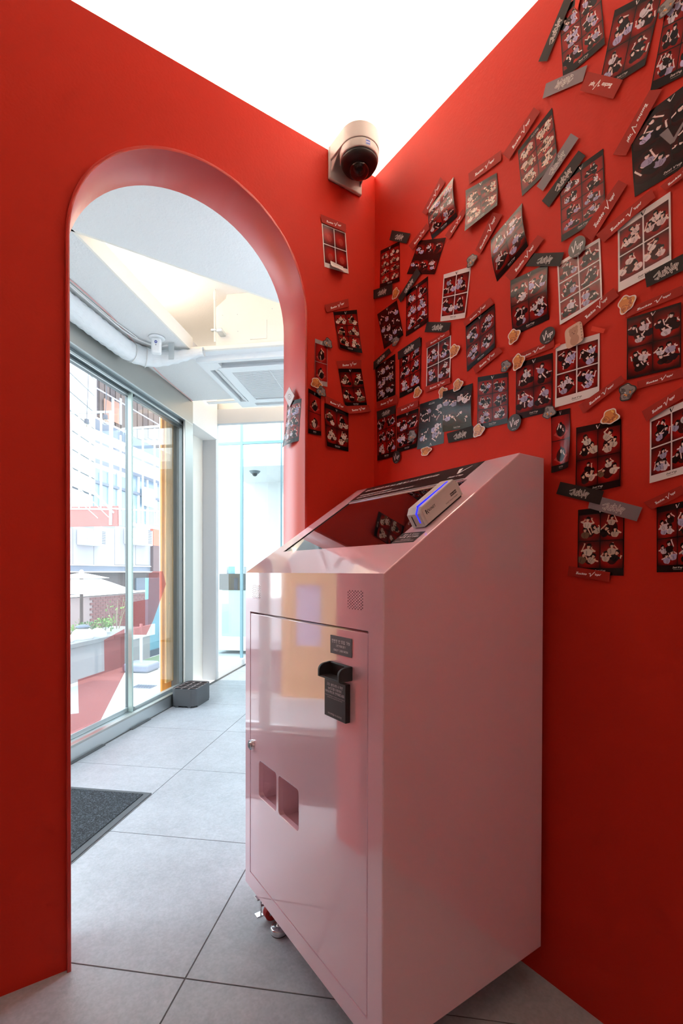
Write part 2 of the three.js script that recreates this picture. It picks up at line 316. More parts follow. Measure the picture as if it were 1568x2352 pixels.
// Korean syllables drawn from strokes
const JC = { g: [[[.1, .1], [.9, .1], [.8, .95]]], n: [[[.12, .05], [.12, .9], [.95, .9]]], d: [[[.92, .1], [.1, .1], [.1, .9], [.95, .9]]], r: [[[.08, .05], [.9, .05], [.9, .48], [.1, .48], [.1, .95], [.95, .95]]], m: [[[.1, .08], [.9, .08], [.9, .92], [.1, .92], [.1, .08]]], b: [[[.1, .02], [.1, .95], [.9, .95], [.9, .02]], [[.1, .5], [.9, .5]]], s: [[[.5, .05], [.05, .95]], [[.5, .38], [.95, .95]]], o: ['o'], j: [[[.05, .1], [.95, .1]], [[.5, .1], [.05, .95]], [[.5, .45], [.95, .95]]], c: [[[.4, -.08], [.6, -.08]], [[.05, .18], [.95, .18]], [[.5, .18], [.05, .95]], [[.5, .5], [.95, .95]]], k: [[[.1, .1], [.9, .1], [.8, .95]], [[.1, .5], [.86, .5]]], t: [[[.92, .08], [.1, .08], [.1, .92], [.95, .92]], [[.1, .5], [.9, .5]]], p: [[[.05, .1], [.95, .1]], [[.05, .9], [.95, .9]], [[.32, .1], [.32, .9]], [[.68, .1], [.68, .9]]], h: [[[.35, -.05], [.65, -.05]], [[.05, .2], [.95, .2]], 'h'] };
const INI = ['g', 'gg', 'n', 'd', 'dd', 'r', 'm', 'b', 'bb', 's', 'ss', 'o', 'j', 'jj', 'c', 'k', 't', 'p', 'h'], FIN = ['', 'g', 'gg', 'gs', 'n', 'nj', 'nh', 'd', 'r', 'rg', 'rm', 'rb', 'rs', 'rt', 'rp', 'rh', 'm', 'b', 'bs', 's', 'ss', 'o', 'j', 'c', 'k', 't', 'p', 'h'];
const VV = { 0: [0, 1], 1: [0, 1, 1], 2: [0, 2], 3: [0, 2, 1], 4: [1, 0], 5: [1, 0, 1], 6: [2, 0], 7: [2, 0, 1], 20: [0, 0] };
function korean(x, str, px, py, size, lw) { // x: context; returns the width
  x.lineWidth = lw ?? size * 0.1; x.lineCap = 'round'; x.lineJoin = 'round'; let w = 0;
  const stroke = (cons, bx_, by, bw, bh) => { const list = cons.length > 1 ? [...cons] : [cons]; list.forEach((c, i) => { const cw = bw / list.length, ox = bx_ + i * cw, ww = cw * (list.length > 1 ? 0.86 : 1);
    for (const s of JC[c]) { x.beginPath(); if (s === 'o') x.ellipse(ox + ww / 2, by + bh / 2, ww * .42, bh * .45, 0, 0, 7); else if (s === 'h') x.ellipse(ox + ww / 2, by + bh * .68, ww * .36, bh * .28, 0, 0, 7); else s.forEach(([a, b], k) => x[k ? 'lineTo' : 'moveTo'](ox + a * ww, by + b * bh)); x.stroke(); } }); };
  const line = (a, b, c, d) => { x.beginPath(); x.moveTo(a, b); x.lineTo(c, d); x.stroke(); };
  for (const ch of str) {
    const k = ch.charCodeAt(0) - 0xac00;
    if (k < 0 || k > 11171) { if (ch !== ' ') { x.font = 'bold ' + size * 0.95 + 'px sans-serif'; x.textBaseline = 'alphabetic'; x.fillText(ch, px + w, py + size * 0.88); w += x.measureText(ch).width; } else w += size * 0.38; continue; }
    const ini = INI[k / 588 | 0], v = (k % 588) / 28 | 0, f = FIN[k % 28], ox = px + w, s = size, top = f ? 0.52 : 0.92;
    const vert = v in VV, mixed = [9, 10, 11, 14, 15, 16, 19].includes(v);
    if (vert) stroke(ini, ox + s * .06, py + s * .06, s * .48, s * (top - .08)); else if (mixed) stroke(ini, ox + s * .06, py + s * .04, s * .48, s * top * .5); else stroke(ini, ox + s * .18, py + s * .04, s * .6, s * top * .52);
    const y1 = py + s * .02, y2 = py + s * (top + .02), ym = (y1 + y2) / 2;
    if (vert) { const q = VV[v], X = ox + s * (q[2] ? .68 : .76); line(X, y1, X, y2); if (q[2]) line(ox + s * .88, y1, ox + s * .88, y2);
      const ticks = (n, d) => { for (let i = 0; i < n; i++) { const yy = ym + (n > 1 ? (i - .5) * s * .2 : 0); line(X, yy, X + d * s * (d > 0 ? (q[2] ? .2 : .17) : .16), yy); } }; ticks(q[0], -1); ticks(q[1], 1); }
    else { const hy = py + s * top * (mixed ? .78 : .86), x1 = ox + s * .04, x2 = ox + s * (mixed ? .62 : .94), hm = (x1 + x2) / 2; line(x1, hy, x2, hy);
      const up = { 8: 1, 9: 1, 10: 1, 11: 1, 12: 2 }[v] || 0, dn = { 13: 1, 14: 1, 15: 1, 16: 1, 17: 2 }[v] || 0, L2 = s * top * .2;
      for (let i = 0; i < up; i++) line(hm + (up > 1 ? (i - .5) * s * .3 : 0), hy, hm + (up > 1 ? (i - .5) * s * .3 : 0), hy - L2);
      for (let i = 0; i < dn; i++) line(hm + (dn > 1 ? (i - .5) * s * .3 : 0), hy, hm + (dn > 1 ? (i - .5) * s * .3 : 0), hy + L2 * .8);
      if (mixed) { const X = ox + s * .78; line(X, y1, X, y2); if ([9, 10].includes(v)) line(X, ym, X + s * .15, ym); if ([14, 15].includes(v)) line(X - s * .14, ym, X, ym); if ([10, 15].includes(v)) line(X + s * .15, y1, X + s * .15, y2); } }
    if (f) stroke(f, ox + s * .2, py + s * .62, s * .62, s * .34);
    w += s * 0.98;
  }
  return w;
}
const kCenter = (x, str, cx, py, size, lw) => { const save = x.getTransform(); x.save(); x.beginPath(); const g = x.globalAlpha; x.globalAlpha = 0; const w = korean(x, str, 0, -9999, size, lw); x.globalAlpha = g; x.restore(); x.setTransform(save); korean(x, str, cx - w / 2, py, size, lw); };
function vMark(x, cx, cy, s, col) { x.fillStyle = col; x.beginPath(); [[-.5, -.35], [-.2, -.42], [-.02, .3], [.52, -.55], [.6, -.5], [.0, .55], [-.14, .55]].forEach(([a, b], i) => x[i ? 'lineTo' : 'moveTo'](cx + a * s, cy + b * s)); x.fill(); }
function touch(x, w, h, col = '#fff') { // the brush lettering of the tapes
  x.save(); x.translate(w * 0.5, h * 0.62); x.rotate(-0.06); x.transform(1, 0, -0.25, 1, 0, 0); x.fillStyle = col; x.strokeStyle = col; x.lineWidth = h * 0.012; x.textAlign = 'center'; x.textBaseline = 'alphabetic'; x.lineCap = x.lineJoin = 'round';
  const put = (str, px, py, size) => { x.font = 'italic bold ' + size + 'px sans-serif'; x.fillText(str, px, py); x.strokeText(str, px, py); };
  put('T', -w * 0.290, h * 0.02, h * 0.33); put('ouch', -w * 0.205, h * 0.03, h * 0.26); put('to', -w * 0.075, h * 0.03, h * 0.26); put("'up!", w * 0.205, -h * 0.03, h * 0.28);
  x.lineWidth = h * 0.055; x.beginPath(); x.moveTo(w * 0.010, -h * 0.15); x.lineTo(w * 0.042, -h * 0.19); x.lineTo(w * 0.065, h * 0.13); x.lineTo(w * 0.130, -h * 0.38); x.stroke(); x.restore();
}
function graffiti(x, w, h, fg, bg) { // scratchy outlined lettering
  x.save(); x.translate(w / 2, h * 0.55); x.rotate(-0.08); x.lineJoin = 'round'; x.lineCap = 'round';
  const run = (lw, col) => { x.strokeStyle = col; x.lineWidth = lw; const s = h * 0.30, P = [[[-2.4, -.3], [-1.2, -.9], [-1.75, .7], [-2.3, .35], [-1.2, .25]], [[-1.15, -.5], [-1.1, .55], [-.75, .6], [-.6, -.5]], [[-.15, -.6], [-.5, -.35], [-.1, .1], [-.45, .65]], [[.1, -1.0], [.12, .6], [.35, .5]], [[-.1, -.35], [.5, -.45]], [[.5, -.7], [.85, .9], [1.3, -1.0]], [[1.25, -.35], [1.3, .4], [1.6, .4], [1.65, -.4]], [[1.9, -.5], [1.85, .95]], [[1.9, -.5], [2.4, -.3], [1.95, .25]]];
    for (const q of P) { x.beginPath(); q.forEach(([a, b], i) => x[i ? 'lineTo' : 'moveTo'](a * s, b * s)); x.stroke(); } };
  run(h * 0.085, fg); run(h * 0.028, bg); x.restore();
}
// ---------------------------------------------------------------- payment kiosk
const KX0 = -0.5224, KX1 = -0.02, KZ0 = 0.0505, KZ1 = 0.6853, KY0 = 0.0915, KYF = 1.0065, KYT = 1.2875, KXR = -0.1150;
{
  const o = thing('payment_kiosk', 'tall pink steel payment kiosk with a sloping touch screen top against the red wall', 'kiosk', [-0.27, 0, 0.368]);
  const ev = new Evaluator(); ev.attributes = ['position', 'normal']; ev.useGroups = false;
  const brush = (g) => { g = clean(g); const b = new Brush(g); b.updateMatrixWorld(); return b; };
  const cut = (g, list) => { let b = brush(g); for (const c of list) b = ev.evaluate(b, brush(c), SUBTRACTION); const r = clean(b.geometry.clone()); return uvm(r); };
  const DY0 = 0.1355, DY1 = 0.8945, DZ0 = 0.0855, DZ1 = 0.6445, OP = [[0.1446, 0.2511], [0.2636, 0.3695]], OY0 = 0.3790, OY1 = 0.4805;
  const SP = [[0.1022, 0.1549], [0.5742, 0.6278]], SY0 = 0.9335, SY1 = 0.9725;
  const sl = V(KXR - KX0, KYT - KYF, 0).normalize(), sn = V(-sl.y, sl.x, 0), ang = Math.atan2(sl.y, sl.x), S0 = V(KX0, KYF, 0);
  const slope = (s0, s1, h0, h1, z0, z1, r = 0) => bx(s0, s1, h0, h1, z0, z1, r).rotateZ(ang).translate(S0.x, S0.y, 0);   // a box on the sloping top
  const prof = [[KX0, KY0], [KX1, KY0], [KX1, KYT], [KXR, KYT], [KX0, KYF]];
  const body = cut(extrude(prof, KZ1 - KZ0, 0.0025).translate(0, 0, KZ0).translate(0, 0, 0.0025).scale(1, 1, 1), [
    bx(KX0 - 0.05, KX0 + 0.022, DY0, DY1, DZ0, DZ1), ...OP.map(([a, b]) => bx(KX0 - 0.05, KX0 + 0.16, OY0 - 0.02, OY1 + 0.03, a - 0.006, b + 0.006)),
    ...SP.map(([a, b]) => bx(KX0 - 0.05, KX0 + 0.02, SY0, SY1, a, b)), slope(0.1100, 0.3940, -0.004, 0.05, 0.118, 0.606)]);
  part(o, 'body', body, M.pink);
  // door with two pick-up openings
  const rr = (z0, z1, y0, y1, r) => { const s = new THREE.Shape(); s.moveTo(z0 + r, y0); s.lineTo(z1 - r, y0); s.absarc(z1 - r, y0 + r, r, -Math.PI / 2, 0); s.lineTo(z1, y1 - r); s.absarc(z1 - r, y1 - r, r, 0, Math.PI / 2); s.lineTo(z0 + r, y1); s.absarc(z0 + r, y1 - r, r, Math.PI / 2, Math.PI); s.lineTo(z0, y0 + r); s.absarc(z0 + r, y0 + r, r, Math.PI, Math.PI * 1.5); return s; };
  const ds = rr(DZ0 + 0.0018, DZ1 - 0.004, DY0 + 0.002, DY1 - 0.005, 0.003);
  for (const [a, b] of OP) ds.holes.push(new THREE.Path(rr(a, b, OY0, OY1, 0.011).getPoints(10).reverse()));
  const face = (s, d) => new THREE.ExtrudeGeometry(s, { depth: d, bevelEnabled: true, bevelThickness: 0.0012, bevelSize: 0.0012, bevelOffset: -0.0012, bevelSegments: 2, curveSegments: 8 }).rotateY(-Math.PI / 2);   // (z, y) shape, thickness towards -x
  const door = part(o, 'door', uvm(clean(face(ds, 0.0125).translate(KX0 + 0.0145, 0, 0))), M.pink);
  for (const [a, b] of OP) part(door, 'pickup_bin', uvm(toCreasedNormals(clean(join([bx(KX0 + 0.012, KX0 + 0.125, OY0 - 0.013, OY0 - 0.011, a - 0.005, b + 0.005), bx(KX0 + 0.012, KX0 + 0.125, OY1 + 0.022, OY1 + 0.024, a - 0.005, b + 0.005), bx(KX0 + 0.012, KX0 + 0.125, OY0 - 0.012, OY1 + 0.023, a - 0.0055, a - 0.004), bx(KX0 + 0.012, KX0 + 0.125, OY0 - 0.012, OY1 + 0.023, b + 0.004, b + 0.0055), bx(KX0 + 0.062, KX0 + 0.064, OY0 - 0.012, OY1 + 0.023, a - 0.005, b + 0.005)])), 0.5)), M.pink);
  const lock = part(door, 'lock', [cyl(0.0135, 0.0145, 0.008, KX0 - 0.003, 0.5115, 0.1005, 28, 'x'), cyl(0.009, 0.009, 0.004, KX0 - 0.008, 0.5115, 0.1005, 24, 'x')], M.chrome, 'chrome cam lock');
  part(lock, 'keyhole', bx(KX0 - 0.0105, KX0 - 0.0095, 0.5075, 0.5155, 0.0995, 0.1015), M.black);
  // bill acceptor
  const bill = part(door, 'bill_acceptor', [bx(KX0 - 0.004, KX0 + 0.004, 0.7885, 0.8165, 0.509, 0.591, 0.002)], M.dark, 'black note slot');
  const cheek = (z) => { const s = new THREE.Shape(); s.moveTo(0, 0); s.lineTo(0.028, 0); s.lineTo(0.028, 0.012); s.quadraticCurveTo(0.027, 0.024, 0.012, 0.0255); s.lineTo(0, 0.027); return new THREE.ExtrudeGeometry(s, { depth: 0.005, bevelEnabled: true, bevelSize: 0.001, bevelThickness: 0.001, bevelSegments: 2 }).rotateY(Math.PI).translate(KX0 - 0.003, 0.789, z + 0.005); };
  part(bill, 'cheek', cheek(0.5105), M.dark); part(bill, 'cheek', cheek(0.5845), M.dark);
  part(bill, 'tray', bx(KX0 - 0.031, KX0 + 0.002, 0.787, 0.7905, 0.511, 0.590, 0.001), M.dark);
  part(bill, 'mouth', bx(KX0 - 0.0052, KX0 - 0.0040, 0.7925, 0.8135, 0.5215, 0.5655), M.black);
  part(bill, 'status_light', new THREE.SphereGeometry(0.0011, 10, 8).translate(KX0 - 0.0055, 0.797, 0.5665), M.ledRed, 'small red light');
  // speaker grilles
  for (const [a, b] of SP) {
    const s = rr(a - 0.0, b + 0.0, SY0, SY1, 0.001); const nx = 11, ny = 13, px = (b - a) / nx, py = (SY1 - SY0) / ny;
    for (let i = 0; i < nx; i++) for (let j = 0; j < ny; j++) if ((i + j) % 2) { const h = new THREE.Path(); h.absarc(a + (i + 0.5) * px, SY0 + (j + 0.5) * py, 0.0017, 0, Math.PI * 2, true); s.holes.push(h); }
    const gr = part(o, 'speaker_grille', uvm(clean(new THREE.ExtrudeGeometry(s, { depth: 0.0012, bevelEnabled: false, curveSegments: 4 }).rotateY(-Math.PI / 2).translate(KX0 + 0.0011, 0, 0))), M.pink);
    part(gr, 'speaker_backing', bx(KX0 + 0.006, KX0 + 0.008, SY0, SY1, a, b), M.black);
  }
  // touch screen and printed strips
  part(o, 'touch_screen', slope(0.1108, 0.3932, -0.0038, -0.0022, 0.1188, 0.6052), M.glassDark, 'dark glossy touch screen');
  part(o, 'screen_seal', slope(0.110, 0.394, -0.004, -0.0006, 0.1178, 0.1192), M.black); part(o, 'screen_seal', slope(0.110, 0.394, -0.004, -0.0006, 0.6048, 0.6062), M.black);
  const decal = (u0, u1, s0, s1, mat, name, label) => { const g = new THREE.PlaneGeometry(u1 - u0, s1 - s0).rotateX(-Math.PI / 2).rotateY(-Math.PI / 2); // text reads along +z seen from the front
    const q = new RoundedBoxGeometry(s1 - s0, 0.0006, u1 - u0, 1, 0.0001); const gg = clean(q); const p = gg.attributes.position, uv = gg.attributes.uv;
    for (let i = 0; i < p.count; i++) uv.setXY(i, p.getZ(i) / (u1 - u0) + 0.5, p.getX(i) / (s1 - s0) + 0.5);
    gg.translate((s0 + s1) / 2, 0.0003, (u0 + u1) / 2).rotateZ(ang).translate(S0.x, S0.y, 0); return part(o, name, gg, mat, label); };
  {
    const [c, x] = canvas(1440, 310); x.fillStyle = '#1d1718'; x.fillRect(0, 0, 1440, 310); x.strokeStyle = x.fillStyle = '#f2eef0';
    korean(x, '결제가 완료되면 포토 부스 문을 열고 부스로 입장해주세요!', 60, 66, 37, 4.8);
    x.font = 'bold 34px sans-serif'; x.textBaseline = 'alphabetic'; x.fillText('When payment is completed,', 60, 190); x.fillText('Open the photo booth door and enter the booth!', 60, 240);
    x.fillRect(0, 292, 1440, 8); vMark(x, 1290, 100, 110, '#f2eef0'); x.font = 'italic bold 34px sans-serif'; x.fillText("Zust V'up", 1215, 215);
    decal(0.113, 0.591, 0.397, 0.4935, std([1, 1, 1], 0.35, { map: tex(c) }), 'instruction_strip', 'black strip printed with white Korean and English lines');
  }
  {
    const [c, x] = canvas(420, 260); x.fillStyle = '#241c1d'; x.fillRect(0, 0, 420, 260); x.strokeStyle = x.fillStyle = '#efe8ea'; x.strokeRect(6, 6, 408, 248);
    kCenter(x, '결제 후 반드시', 210, 34, 44, 6); kCenter(x, '카드를 뽑아가세요', 210, 92, 44, 6); x.font = 'bold 26px sans-serif'; x.textAlign = 'center'; x.fillText('After payment,', 210, 186); x.fillText('please take out of the card', 210, 222);
    decal(0.604, 0.672, 0.1105, 0.151, std([1, 1, 1], 0.35, { map: tex(c) }), 'card_notice', 'small black notice about taking the card');
  }
  const plate = (y0, y1, z0, z1, t, draw, w, h, name, label) => { // a printed plate on the front of the door
    const [c, x] = canvas(w, h); draw(x); const g = clean(new RoundedBoxGeometry(t, y1 - y0, z1 - z0, 2, Math.min(0.001, t / 3))), p = g.attributes.position, uv = g.attributes.uv;
    for (let i = 0; i < p.count; i++) uv.setXY(i, p.getZ(i) / (z1 - z0) + 0.5, p.getY(i) / (y1 - y0) + 0.5);
    g.translate(KX0 + 0.002 - t / 2 - 0.002, (y0 + y1) / 2, (z0 + z1) / 2); return part(door, name, g, std([1, 1, 1], 0.45, { map: tex(c) }), label); };
  plate(0.8343, 0.8732, 0.5109, 0.5901, 0.0008, (x) => { x.fillStyle = '#55464a'; x.fillRect(0, 0, 480, 240); x.fillStyle = x.strokeStyle = '#d9c8cb'; kCenter(x, '천원권 만 투입 가능', 240, 48, 46, 6); kCenter(x, '다른 화폐 불가', 240, 112, 32, 4); x.font = 'bold 40px sans-serif'; x.textAlign = 'center'; x.fillText('ONLY 1,000 WON', 240, 200); }, 480, 240, 'price_sign', 'brown sign reading ONLY 1,000 WON');
  plate(0.7005, 0.7795, 0.5052, 0.5846, 0.012, (x) => { x.fillStyle = '#2c2325'; x.fillRect(0, 0, 480, 480); x.fillStyle = x.strokeStyle = '#cdbcbf'; kCenter(x, '고장, 불편사항 시 화면', 240, 40, 36, 4.5); kCenter(x, 'QR코드를 이용하여', 240, 88, 36, 4.5); kCenter(x, '카카오톡으로 연락해주세요', 240, 136, 36, 4.5); x.font = '19px sans-serif'; x.textAlign = 'center'; x.fillText('In case of breakdown or inquiries, please contact us', 240, 208); x.fillText('via Kakao Talk using the QR code screen', 240, 232); kCenter(x, '카카오톡채널 저스트브이업', 240, 420, 26, 3); }, 480, 480, 'help_notice', 'thick dark notice plate below the note slot');
  // card reader
  {
    const g = []; const z0 = 0.622, z1 = 0.662, s0 = 0.166, s1 = 0.302, hh = 0.0455;
    const prof2 = [[s0, 0.003], [s1, 0.003], [s1, hh - 0.012], [s1 - 0.01, hh], [s0 + 0.012, hh - 0.002], [s0, hh - 0.012]];
    const reader = part(o, 'card_reader', uvm(clean(extrude(prof2, z1 - z0 - 0.006, 0.003).translate(0, 0, z0 + 0.003).rotateZ(ang).translate(S0.x, S0.y, 0))), M.plastic, 'pale boxy card reader with a blue light line');
    part(reader, 'stand', slope(s0 + 0.004, s1 - 0.004, 0, 0.004, z0 + 0.003, z1 - 0.003, 0.001), M.dark);
    part(reader, 'light_line', [slope(s0 + 0.010, s1 - 0.018, hh - 0.0025, hh + 0.0008, z1 - 0.0115, z1 - 0.0085, 0.0005), slope(s0 - 0.0006, s0 + 0.003, 0.012, hh - 0.014, z1 - 0.0115, z1 - 0.0085, 0.0005), bx(-0.009, 0.009, -0.0006, 0.0016, z1 - 0.0115, z1 - 0.0085, 0.0005).rotateZ(0.70).translate(s0 + 0.0055, hh - 0.0075, 0).rotateZ(ang).translate(S0.x, S0.y, 0)], M.ledBlue, 'glowing blue line');
    part(reader, 'card_slot', slope(s0 - 0.0006, s0 + 0.003, 0.006, hh - 0.016, z0 + 0.012, z0 + 0.0145), M.dark);
    const [c, x] = canvas(680, 210); x.fillStyle = '#d9cdc7'; x.fillRect(0, 0, 680, 210); x.fillStyle = '#1a1718'; x.font = 'bold 44px sans-serif'; x.fillText('KSNET', 92, 96);
    x.beginPath(); [[40, 50], [60, 50], [54, 112], [40, 100]].forEach((p, i) => x[i ? 'lineTo' : 'moveTo'](...p)); x.fill(); x.beginPath(); [[62, 80], [84, 52], [88, 60], [74, 84], [88, 106], [78, 112]].forEach((p, i) => x[i ? 'lineTo' : 'moveTo'](...p)); x.fill();
    x.fillRect(520, 96, 120, 40); x.font = '26px sans-serif'; x.fillText('KSNET Secure Reader', 392, 176); x.fillStyle = '#d9cdc7'; x.font = 'bold 26px sans-serif'; x.fillText('KSR-200A', 524, 126);
    const lw = 0.118, lh = 0.036, lg = clean(new THREE.BoxGeometry(lw, lh, 0.0004)); lg.translate((s0 + s1) / 2, 0.0225, z1 + 0.0001).rotateZ(ang).translate(S0.x, S0.y, 0);
    part(reader, 'name_label', lg, std([0.72 / 0.70, 0.66 / 0.62, 0.62 / 0.58], 0.38, { map: tex(c) }), 'printed maker name');
  }
  // feet and castors
  const foot = (x, z) => { const f = part(o, 'levelling_foot', lathe([[0, 0], [0.0215, 0], [0.0235, 0.003], [0.0235, 0.014], [0.021, 0.0185], [0.008, 0.0195], [0.006, 0.022], [0.006, 0.10], [0, 0.10]], x, 0.0005, z, 36), M.chrome, 'chrome levelling foot'); part(f, 'rubber_pad', cyl(0.0225, 0.0225, 0.0015, x, 0.0008, z, 28), M.rubber); };
  const castor = (x, z, dir) => { const f = part(o, 'castor', [cyl(0.022, 0.022, 0.018, x, 0.0225, z, 28, 'z'), ], M.redWheel, 'red castor wheel'); part(f, 'fork', [bx(x - 0.012, x + 0.012, 0.02, 0.07, z - 0.014, z - 0.0115), bx(x - 0.012, x + 0.012, 0.02, 0.07, z + 0.0115, z + 0.014), bx(x - 0.025, x + 0.025, 0.068, KY0, z - 0.025, z + 0.025)], M.chrome);
    part(f, 'brake_lever', [[0.030, 0.034, 0.015, 0.078, -0.012, 0, 0.001], [0.026, 0.046, 0.070, 0.074, -0.016, 0.004, 0.001], [0.026, 0.046, 0.020, 0.024, -0.016, 0.004, 0.001], [0, 0.032, 0.043, 0.050, -0.010, -0.004, 0]].map((q) => bx(x + Math.min(dir * q[0], dir * q[1]), x + Math.max(dir * q[0], dir * q[1]), q[2], q[3], z + q[4], z + q[5], q[6])), M.chrome); };
  foot(-0.478, 0.183); foot(-0.478, 0.568); foot(-0.07, 0.183); foot(-0.09, 0.56);
  castor(-0.472, 0.122, -1); castor(-0.487, 0.625, -1); castor(-0.10, 0.118, 1); castor(-0.10, 0.50, 1);
}
// ---------------------------------------------------------------- security camera in the corner
{
  const xc = -0.1355, zc = 0.0865;
  const o = thing('security_camera', 'white dome security camera on a bracket in the red corner', 'camera', [xc, 2.335, 0]);
  part(o, 'wall_plate', bx(xc - 0.069, xc + 0.069, 2.3365, 2.447, 0, 0.012, 0.005), M.plastic);
  const D = (r, z0, zc_) => { const s = new THREE.Shape(); s.moveTo(-r, -z0); s.lineTo(-r, -zc_); s.absarc(0, -zc_, r, Math.PI, Math.PI * 2, false); s.lineTo(r, -z0); return s; };
  const dg = new THREE.ExtrudeGeometry(D(0.066, 0.004, zc), { depth: 0.046, bevelEnabled: true, bevelSize: 0.003, bevelThickness: 0.003, bevelSegments: 3, bevelOffset: -0.003, curveSegments: 32 }).rotateX(-Math.PI / 2);
  const p = dg.attributes.position; // rotateX turned the plan's -y into +z
  part(o, 'bracket', dg.translate(xc, 2.4, 0), M.plastic);
  for (const dx of [-0.058, 0.061]) part(o, 'gusset', extrude([[0.01, 2.36], [0.05, 2.398], [0.01, 2.398]], 0.003).rotateY(-Math.PI / 2).translate(xc + dx, 0, 0), M.plastic);
  const ring = part(o, 'ring', lathe([[0, 2.397], [0.0635, 2.397], [0.0645, 2.394], [0.0635, 2.372], [0.060, 2.3695], [0, 2.3695]], xc, 0, zc, 48), M.plastic);
  { const [c, x] = canvas(128, 128); x.fillStyle = '#2b4fb4'; x.fillRect(0, 0, 128, 128); x.strokeStyle = '#fff'; x.lineWidth = 6; x.strokeRect(8, 8, 112, 112); x.fillStyle = '#fff'; x.font = 'bold 52px sans-serif'; x.textAlign = 'center'; x.fillText('ADT', 64, 84);
    const g = new THREE.CylinderGeometry(0.0648, 0.0642, 0.016, 12, 1, true, -0.13, 0.26); part(ring, 'maker_badge', g.rotateY(rad(-10)).translate(xc, 2.3835, zc), std([1, 1, 1], 0.4, { map: tex(c), side: THREE.DoubleSide }), 'small blue badge reading ADT'); }
  part(o, 'lens_base', lathe([[0, 2.372], [0.0605, 2.372], [0.0600, 2.362], [0.052, 2.349], [0.034, 2.346], [0, 2.346]], xc, 0, zc, 48), M.black);
  const dome = part(o, 'dome', new THREE.SphereGeometry(0.034, 40, 24, 0, Math.PI * 2, Math.PI * 0.42, Math.PI * 0.58).translate(xc, 2.349, zc), new THREE.MeshPhysicalMaterial({ color: new THREE.Color().setRGB(0.55, 0.5, 0.5), roughness: 0.02, transmission: 1, thickness: 0, ior: 1.5 }), 'smoked clear dome');
  part(dome, 'lens', [new THREE.SphereGeometry(0.021, 24, 16).translate(xc, 2.350, zc), cyl(0.009, 0.011, 0.012, xc - 0.008, 2.338, zc + 0.015, 20)], M.black);
}
// ---------------------------------------------------------------- ceiling air conditioner and services in the shop
{
  const A0 = -1.235, A1 = -0.365, B0 = 1.185, B1 = 2.055, Y = 2.392;
  const o = thing('air_conditioner', 'white four way ceiling cassette air conditioner with a slatted grille', 'air conditioner', [-0.765, 2.35, 1.62], true);
  const fr = (o0, i0, y0, y1) => [lb(A0 + o0, A0 + i0, y0, y1, B0 + o0, B1 - o0), lb(A1 - i0, A1 - o0, y0, y1, B0 + o0, B1 - o0), lb(A0 + i0, A1 - i0, y0, y1, B0 + o0, B0 + i0), lb(A0 + i0, A1 - i0, y0, y1, B1 - i0, B1 - o0)];
  part(o, 'panel', [...fr(0, 0.035, 2.358, Y), ...fr(0.105, 0.175, 2.352, Y)], M.plasticWhite);
  for (const [a, b] of [[A0 + 0.03, B0 + 0.03], [A1 - 0.135, B0 + 0.03], [A0 + 0.03, B1 - 0.135], [A1 - 0.135, B1 - 0.135]]) part(o, 'panel_corner', lb(a, a + 0.105, 2.357, Y, b, b + 0.105), M.plasticWhite);
  part(o, 'outlet_throat', fr(0.035, 0.105, 2.402, 2.4055), M.plasticWhite);
  for (let k = 0; k < 4; k++) { // flaps
    const g = k < 2 ? lb(A0 + 0.14, A1 - 0.14, -0.002, 0.002, -0.024, 0.024, 0.001) : lb(-0.024, 0.024, -0.002, 0.003, B0 + 0.14, B1 - 0.14, 0.002);
    if (k === 0) g.rotateX(0.9).translate(0, 2.357, -(B0 + 0.088)); if (k === 1) g.rotateX(0.5).translate(0, 2.362, -(B1 - 0.078));
    if (k === 2) g.rotateZ(-0.5).translate(A0 + 0.078, 2.362, 0); if (k === 3) g.rotateZ(0.5).translate(A1 - 0.078, 2.362, 0);
    part(o, 'flap', g, M.plasticWhite);
  }
  part(o, 'outlet_wall', [lb(A0 + 0.104, A0 + 0.108, 2.36, 2.405, B0 + 0.1, B1 - 0.1), lb(A0 + 0.1, A1 - 0.1, 2.36, 2.405, B0 + 0.104, B0 + 0.108)], M.plasticWhite);
  part(o, 'grille_back', lb(A0 + 0.17, A1 - 0.17, 2.386, 2.39, B0 + 0.17, B1 - 0.17), M.plasticGrey, 'grey filter behind the slats');
  const sl = []; for (let i = 0; i < 34; i++) { const b = B0 + 0.178 + i * 0.0145; sl.push(lb(A0 + 0.172, A1 - 0.172, 2.352, 2.372, b, b + 0.006)); }
  const gs = part(o, 'grille_slats', sl, M.plasticWhite); gs.userData.kind = 'stuff';
  part(o, 'grille_bar', lb((A0 + A1) / 2 - 0.002, (A0 + A1) / 2 + 0.002, 2.350, 2.372, B0 + 0.17, B1 - 0.17), M.plasticWhite);
}
